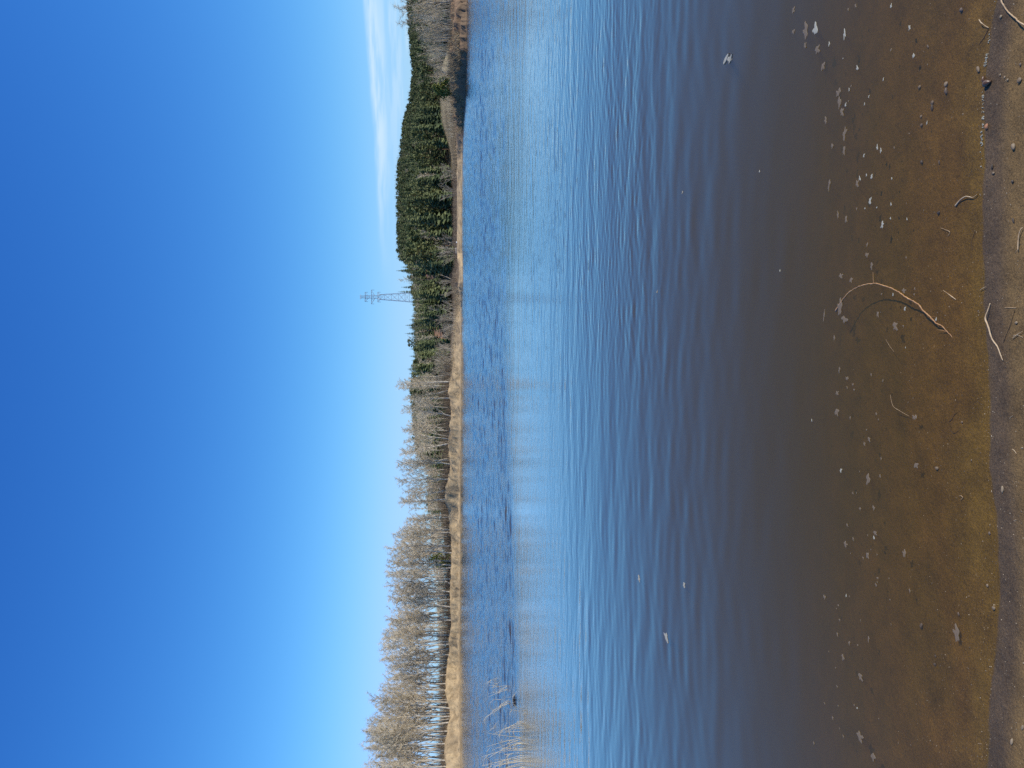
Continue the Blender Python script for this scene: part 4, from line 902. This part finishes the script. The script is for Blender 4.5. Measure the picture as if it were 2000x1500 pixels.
for i in range(84):
    py = rr.uniform(-20, 1520); c0 = 1610 + 60 * math.sin(py / 330.0) + (35 if py > 850 else 0); px = c0 + abs(rr.gauss(0, 75))
    if px > 1885: continue
    w = rr.uniform(1.2, 3.2); far_ = py > 700
    put_flake(px, py, w, w * rr.uniform(1.0, 2.4), rr.random() < (0.06 if far_ else 0.2), 'speck of foam in the scattered line between arched root and reeds' if far_ else 'speck of foam in the scattered line between arched root and bleached twig', 'foam specks past the root' if far_ else 'foam specks before the root', i)

def stone(seed):
    r = np.random.RandomState(seed); k = MB(); n, m = 9, 12; V = []
    for a in range(n):
        th = math.pi * a / (n - 1)
        for b_ in range(m):
            ph = 2 * math.pi * b_ / m; d = np.array([math.sin(th) * math.cos(ph), math.sin(th) * math.sin(ph), math.cos(th)])
            q = 1 + 0.16 * math.sin(2.3 * d[0] + seed) + 0.13 * math.sin(3.1 * d[1] + 2 * seed) + 0.10 * math.sin(4 * d[2] + d[0] * 3 + seed)
            V.append(d * q * 0.5)
    q = [(a * m + j, (a + 1) * m + j, (a + 1) * m + (j + 1) % m, a * m + (j + 1) % m) for a in range(n - 1) for j in range(m)]
    k.add(V, None, q); return k
st_p = [stone(i).mesh('pebble', [m_peb], True) for i in range(4)]; st_d = [stone(10 + i).mesh('pebble', [m_pebd], True) for i in range(3)]
def zg(x, y): return float(near_z(np.array([x]), np.array([y]))[0])
def on_bed(px, py, lift=0.0):
    p = on_plane(px, py)
    for _ in range(4): p = on_plane(px, py, zg(p.x, p.y) + lift)
    return p
pebs = [(1993, 158, 8, 12, 0, 'blocky tan pebble on the beach by the picture edge, with a white nub'), (1981, 287, 8, 16, 0, 'pale oval pebble standing out on the beach, long shadow beside it'), (1954, 146, 3, 6, 0, 'small reddish grain near the pair of pale grains'), (1963, 151, 3, 6, 0, 'long pale grain of the pair on the beach'), (1969, 156, 4, 5, 0, 'round pale grain of the pair on the beach'),
        (1941, 338, 5, 6, 0, 'pale pebble at the waterline end of a dark one'), (1939, 325, 5, 9, 1, 'dark wet pebble at the waterline'), (1956, 33, 5, 7, 0, 'tan pebble inside the bend of the long bleached twig'), (1994, 126, 4, 7, 1, 'dark pebble above the blocky tan one'), (1979, 354, 6, 6, 1, 'brown rough pebble past the pale oval one'),
        (1980, 431, 5, 10, 1, 'black pebble on the beach between the hooked straw and the oval pebble'), (1986, 630, 5, 7, 0, 'pale pebble by the crossed straws'), (1959, 957, 5, 16, 0, 'peanut-shaped tan pebble alone on the beach'), (1977, 1449, 5, 14, 0, 'orange-tan shiny pebble at the reed end of the beach'), (1942, 1187, 6, 9, 0, 'shiny tan pebble right at the waterline'),
        (1998, 1422, 4, 12, 0, 'pale stone half out of the picture at the beach edge'), (1912, 136, 6, 17, 0, 'pale long stone under water at the shoreline'), (1797, 170, 6, 9, 0, 'olive stone on the bed with a dark shadow'), (1850, 165, 8, 12, 0, 'pale flat stone on the amber bed'), (1849, 178, 8, 13, 1, 'dark stone touching the pale flat one on the amber bed'),
        (1822, 200, 6, 10, 0, 'pale pebble on the bed before two dark ones'), (1822, 209, 6, 12, 1, 'dark pebble on the bed beside a pale one'), (1800, 228, 5, 7, 0, 'small pale bed pebble toward the ripple marks'), (1801, 245, 6, 8, 1, 'dark round bed pebble toward the ripple marks'), (1813, 90, 4, 9, 1, 'dark bed pebble between the bead of foam and the twig'), (1879, 20, 8, 8, 1, 'dark debris stone on the amber bed near the picture edge'),
        (1835, 416, 7, 8, 1, 'black stone on the bed near the pale curled twig'), (1802, 316, 7, 8, 1, 'dark stone on the bed by the ripple marks'), (1835, 317, 4, 8, 1, 'small dark stone on the rippled bed'), (1831, 914, 7, 9, 0, 'yellow pebble on the bed with nothing near it'), (1880, 825, 4, 6, 0, 'pale grain on the bed near a forked dark twig'), (1801, 1222, 8, 12, 1, 'black lump on the bed toward the reeds'),
        (1827, 1298, 5, 7, 1, 'dark pebble on the bed past the black lump'), (1828, 1281, 4, 5, 1, 'smaller dark pebble above another on the bed'), (1873, 1199, 5, 7, 1, 'bluish dark pebble near the pale scum'), (1929, 1143, 4, 8, 0, 'pale slim grain in the amber edge'), (1934, 1041, 5, 6, 1, 'dark grain in the amber edge'), (1898, 899, 3, 5, 0, 'pale grain in the amber shallows')]
for i, (px, py, w, h, dk, lab) in enumerate(pebs):
    p = on_bed(px, py); sl = (p - Vector((0, 0, EYE))).length / F
    o = link('pebble', (st_d if dk else st_p)[i % 3]); sx, sy, sz = h * sl * 0.75, w * sl * 0.92, min(w, h) * sl * 0.65
    o.location = p + Vector((0, 0, sz * 0.28)); o.scale = (sx, sy, sz); o.rotation_euler = (0, 0, (i * 0.7) % 0.8 - 0.4); tag(o, lab, 'pebble')
# loose grains and bits as one mass
k = MB(); r = np.random.RandomState(91)
def grain(p, s):
    d = r.uniform(0.6, 1.3, (6, 1)) * np.array([[1, 0, 0], [-1, 0, 0], [0, 1, 0], [0, -1, 0], [0, 0, 0.8], [0, 0, -0.6]]) * s
    k.add(d + p, [(0, 2, 4), (2, 1, 4), (1, 3, 4), (3, 0, 4), (2, 0, 5), (1, 2, 5), (3, 1, 5), (0, 3, 5)])
gx = r.uniform(-1.7, 1.7, 5200); gy = shore_y(gx) + np.where(r.rand(5200) < 0.62, -r.rand(5200) * 0.40, r.rand(5200) ** 1.5 * 0.5); gz = near_z(gx, gy)
for x, y, z in zip(gx, gy, gz): grain(np.array([x, y, z]), 0.0009 + 0.0014 * r.rand() ** 4 + (0.0012 if r.rand() < 0.03 else 0))
tag(link('sand_grains', k.mesh('sand_grains', [m_grain])), 'coarse grains and grit strewn over the beach and its wet edge', 'gravel', None, 'stuff')

def twig(name, pts, rad, m, label, cat='twig', lifts=None, rel_=None, floor_=True, wob=0.0, parent=None):
    """polyline of photo pixels laid on the sand or bed; lifts raises points above it (metres)"""
    P = []
    rr_ = random.Random(int(pts[0][0] * 3 + pts[0][1]))
    n = len(pts); lifts = lifts or [0] * n
    for (px, py), l in zip(pts, lifts): P.append(on_bed(px, py, l + 0.001) if floor_ else on_plane(px, py, l))
    Q = []                                            # Catmull-Rom through the points
    for i in range(n - 1):
        p0, p1, p2, p3 = P[max(i - 1, 0)], P[i], P[i + 1], P[min(i + 2, n - 1)]
        for f in np.linspace(0, 1, 6, False):
            Q.append(0.5 * ((2 * p1) + (p2 - p0) * f + (2 * p0 - 5 * p1 + 4 * p2 - p3) * f * f + (3 * p1 - p0 - 3 * p2 + p3) * f ** 3))
    Q.append(P[-1]); Q = [q + Vector((rr_.gauss(0, wob), rr_.gauss(0, wob), rr_.gauss(0, wob) * 0.5)) for q in Q]
    ra = 0.74 * np.interp(np.linspace(0, 1, len(Q)), np.linspace(0, 1, len(rad)), rad) * np.array([1 + 0.18 * rr_.uniform(-1, 1) for _ in Q])
    k = MB(); k.tube([tuple(q) for q in Q], ra, 7, 0); me = k.mesh(name, [m], True); o = link(name, me, parent)
    return tag(o, label, cat) if label else o
A = twig('root', [(1632, 608), (1640, 595), (1657, 572), (1675, 561), (1690, 556), (1709, 553.5), (1727, 558), (1750, 567), (1762, 575), (1772, 582), (1782, 587), (1795, 596), (1802, 605), (1815, 617), (1827, 630), (1840, 637), (1850, 648), (1864, 664)],
         [0.006, 0.0028, 0.0027, 0.0028, 0.003, 0.0034, 0.0032, 0.0024, 0.0016], m_wetstick, 'long arched brown root floating in the shallows, one end on the bed', 'root',
         [-0.004, -0.001, 0.001, 0.002, 0.003, 0.003, 0.003, 0.003, 0.003, 0.003, 0.002, 0.002, 0.001, 0.0, -0.003, -0.007, -0.010, -0.014], None, False, 0.0006)
twig('side_twig', [(1706, 553), (1705.5, 545), (1705, 532)], [0.0012, 0.0010, 0.0006], m_wetstick, None, lifts=[0.003, 0.003, 0.002], floor_=False, parent=A)
twig('side_twig', [(1850, 648), (1840, 645), (1829, 644)], [0.0012, 0.0010, 0.0006], m_wetstick, None, lifts=[-0.01, -0.008, -0.006], floor_=False, parent=A)
L_ = twig('twig', [(1951, -22), (1956, 2), (1959.5, 9), (1965, 18), (1972, 26), (1980, 33), (1985, 36.5), (1988, 41), (1997, 46.5), (2010, 52)], [0.0030, 0.0028, 0.0026, 0.0028, 0.0026, 0.0022], m_stick, 'long bleached crooked twig lying across the beach corner', 'twig', [0.012, 0.011, 0.010, 0.006, 0.006, 0.006, 0.007, 0.010, 0.014, 0.016], None, True, 0.0002)
twig('twig', [(1934, 592.5), (1929, 607), (1924.5, 622), (1930, 637), (1935, 655), (1940, 666), (1948, 677), (1953, 690), (1958.5, 704)], [0.0020, 0.0029, 0.0032, 0.0028, 0.0024, 0.0014], m_stick, 'thick S-shaped bleached twig lying across the waterline', 'twig', [0.003, 0.005, 0.008, 0.008, 0.007, 0.006, 0.004, 0.003, 0.002], None, True, 0.0002)
tw = [
 ([(1997.5, 444), (1992.5, 450), (1989, 465), (1988, 489)], [0.0012, 0.0018, 0.0018, 0.0022], m_stick, 'hooked pale straw at the beach edge of the picture', 'straw', [0.004, 0.006, 0.004, 0.003]),
 ([(1912, 38), (1916, 44), (1920, 47), (1925, 51), (1931, 54)], [0.0016, 0.0018, 0.0010, 0.0012, 0.001], m_stick, 'small pale twig poking out of the water at the shoreline', 'twig', [0.012, 0.010, 0.008, 0.004, 0.002]),
 ([(1931, 57), (1926, 66), (1920, 76), (1911, 88)], [0.0012, 0.0010, 0.001, 0.0007], m_darktwig_and_shadow, 'shadow of the small pale twig at the shoreline, built as a dark strand', 'twig', None),  # cast shadow of the pale twig above, modelled as a dark strand
 ([(1866, 402), (1875, 391), (1885, 384), (1892, 384), (1900, 385.5), (1908, 380)], [0.0035, 0.003, 0.0018, 0.0018, 0.0014, 0.001], m_stick, 'curled pale twig with thick end in the amber shallows', 'twig', [0.002, 0.004, 0.006, 0.005, 0.004, 0.003]),
 ([(1842, 567), (1852, 574), (1860, 580), (1867, 585)], [0.0008, 0.0016, 0.0026, 0.0012], m_stick, 'short thick-ended twig on the bed outside the arched root', 'twig', None),
 ([(1914, 567), (1919, 563), (1926, 560)], [0.0012, 0.0011, 0.0008], m_stick, 'short straw bit at the shoreline near the S-shaped twig', 'straw', [0.003, 0.004, 0.003]),
 ([(1962, 601), (1973, 601), (1984, 601.5)], [0.0009, 0.0011, 0.0009], m_stick, 'straight thin straw on the beach beside the S-shaped twig', 'straw', None),
 ([(1978, 660), (1986, 654), (1997, 647)], [0.0014, 0.0012, 0.0010], m_stick, 'slanting straw of the crossed pair at the beach edge', 'straw', [0.002, 0.003, 0.004]),
 ([(1979, 655), (1988, 655), (1998, 659)], [0.0010, 0.0010, 0.0009], m_stick, 'flat straw of the crossed pair at the beach edge', 'straw', None),
 ([(1960, 669), (1965, 655), (1975, 630), (1982, 605)], [0.0012, 0.0009, 0.0008, 0.0006], m_darktwig_and_shadow, 'long dark hair-thin twig on the beach by the S-shaped one', 'twig', None),
 ([(1837, 445), (1845, 448), (1855, 453), (1851, 461)], [0.0008, 0.0008, 0.0009, 0.0008], m_stick, 'thread-like root bit on the bed past the curled twig', 'twig', [0.003, 0.004, 0.003, 0.001]),
 ([(1739, 771), (1741, 783), (1745, 794), (1755, 801), (1765, 807), (1776, 813)], [0.0006, 0.0009, 0.0009, 0.0009, 0.0009, 0.0007], m_stick, 'thin curved straw under water reaching a beige foam patch', 'straw', [0.03, 0.028, 0.024, 0.018, 0.012, 0.008]),
 ([(1873, 969), (1877, 968), (1880, 972), (1876, 977)], [0.0010, 0.0013, 0.0013, 0.0008], m_stick, 'tiny hooked straw on the amber bed', 'straw', [0.002, 0.004, 0.004, 0.001]),
 ([(1977, 877), (1981, 880), (1985, 886)], [0.0008, 0.0012, 0.0008], m_stick, 'short bent straw on the beach near the peanut pebble', 'straw', [0.004, 0.003, 0.001]),
 ([(1854, 824), (1859, 819), (1864, 810), (1869, 806)], [0.0012, 0.0012, 0.001, 0.0006], m_darktwig_and_shadow, 'forked dark twig lying on the bed', 'twig', None),
 ([(1855, 838), (1863, 846), (1872, 841)], [0.0008, 0.001, 0.0006], m_darktwig_and_shadow, 'thin dark twig below the forked one on the bed', 'twig', None),
 ([(1980, 1017), (1985, 1015)], [0.001, 0.0008], m_stick, 'stub of straw on the beach past the peanut pebble', 'straw', None),
 ([(1972, 816), (1978, 812)], [0.0009, 0.0007], m_stick, 'stub of straw on the beach before the bent one', 'straw', None),
 ([(1730, 663), (1737, 675), (1746, 687)], [0.0005, 0.0006, 0.0005], m_stick, 'faint straight straw under the dark water past the root', 'straw', [0.03, 0.03, 0.03]),
 ([(1795, 634), (1806, 626), (1822, 619), (1830, 621)], [0.0006, 0.0008, 0.0007, 0.0004], m_wetstick, 'fine reddish rootlet branching near the root end', 'root', None),
 ([(1910, 1452), (1917, 1453)], [0.001, 0.0008], m_stick, 'stub of straw at the amber edge toward the reeds', 'straw', None),
 ([(1905, 452), (1898, 470), (1900, 488)], [0.0005, 0.0006, 0.0004], m_darktwig_and_shadow, 'dark thread of root in the amber shallows', 'twig', None),
]
for i, (pts, rad, m, lab, cat, lf) in enumerate(tw): twig('straw' if cat == 'straw' else ('rootlet' if cat == 'root' else 'twig'), pts, rad, m, lab, cat, lf)
# bark scrap at the waterline, reddish bit, shoreline bubbles that also imitate waterline glints
def lump(name, px, py, w, h, tall, m, label, cat, seed):
    o = link(name, stone(seed).mesh(name, [m], True)); p = on_bed(px, py); sl = (p - Vector((0, 0, EYE))).length / F
    o.scale = (h * sl, w * sl * 1.3, tall); o.location = p + Vector((0, 0, tall * 0.3)); return tag(o, label, cat)
lump('bark_piece', 1931, 161, 13, 9, 0.018, m_barkbit, 'dark wet bark piece stranded on the waterline', 'bark', 41)
lump('bark_piece', 1923, 155, 5, 9, 0.012, m_barkbit, 'small bark chip touching the stranded bark piece', 'bark', 42)
lump('bark_piece', 1928.5, 248, 5, 9, 0.010, m_clay, 'reddish chip stranded on the waterline', 'bark', 43)
k = MB(); r = np.random.RandomState(55)
for i in range(95):
    py = r.choice([r.uniform(105, 130), r.uniform(180, 290), r.uniform(180, 290), r.uniform(0, 330)]); p = on_plane(float(shore_px(py)) - r.uniform(-0.5, 3.5), py, 0.001); s = r.uniform(0.0008, 0.0026)
    n = 8; V = [(p.x + s * math.cos(q) * c_, p.y + s * math.sin(q) * c_, p.z + s * z) for c_, z in ((1, -0.3), (0.9, 0.4), (0.5, 0.85)) for q in np.linspace(0, 6.28, n, False)] + [(p.x, p.y, p.z + s)]
    k.add(V, [(2 * n + j, 2 * n + (j + 1) % n, 3 * n) for j in range(n)], [(a_ * n + j, a_ * n + (j + 1) % n, (a_ + 1) * n + (j + 1) % n, (a_ + 1) * n + j) for a_ in range(2) for j in range(n)])
tag(link('shore_foam_glints', k.mesh('shore_foam_glints', [m_foamw], True)), 'string of tiny bubbles and stand-in glints along the waterline beside the bark piece', 'foam', None, 'stuff')
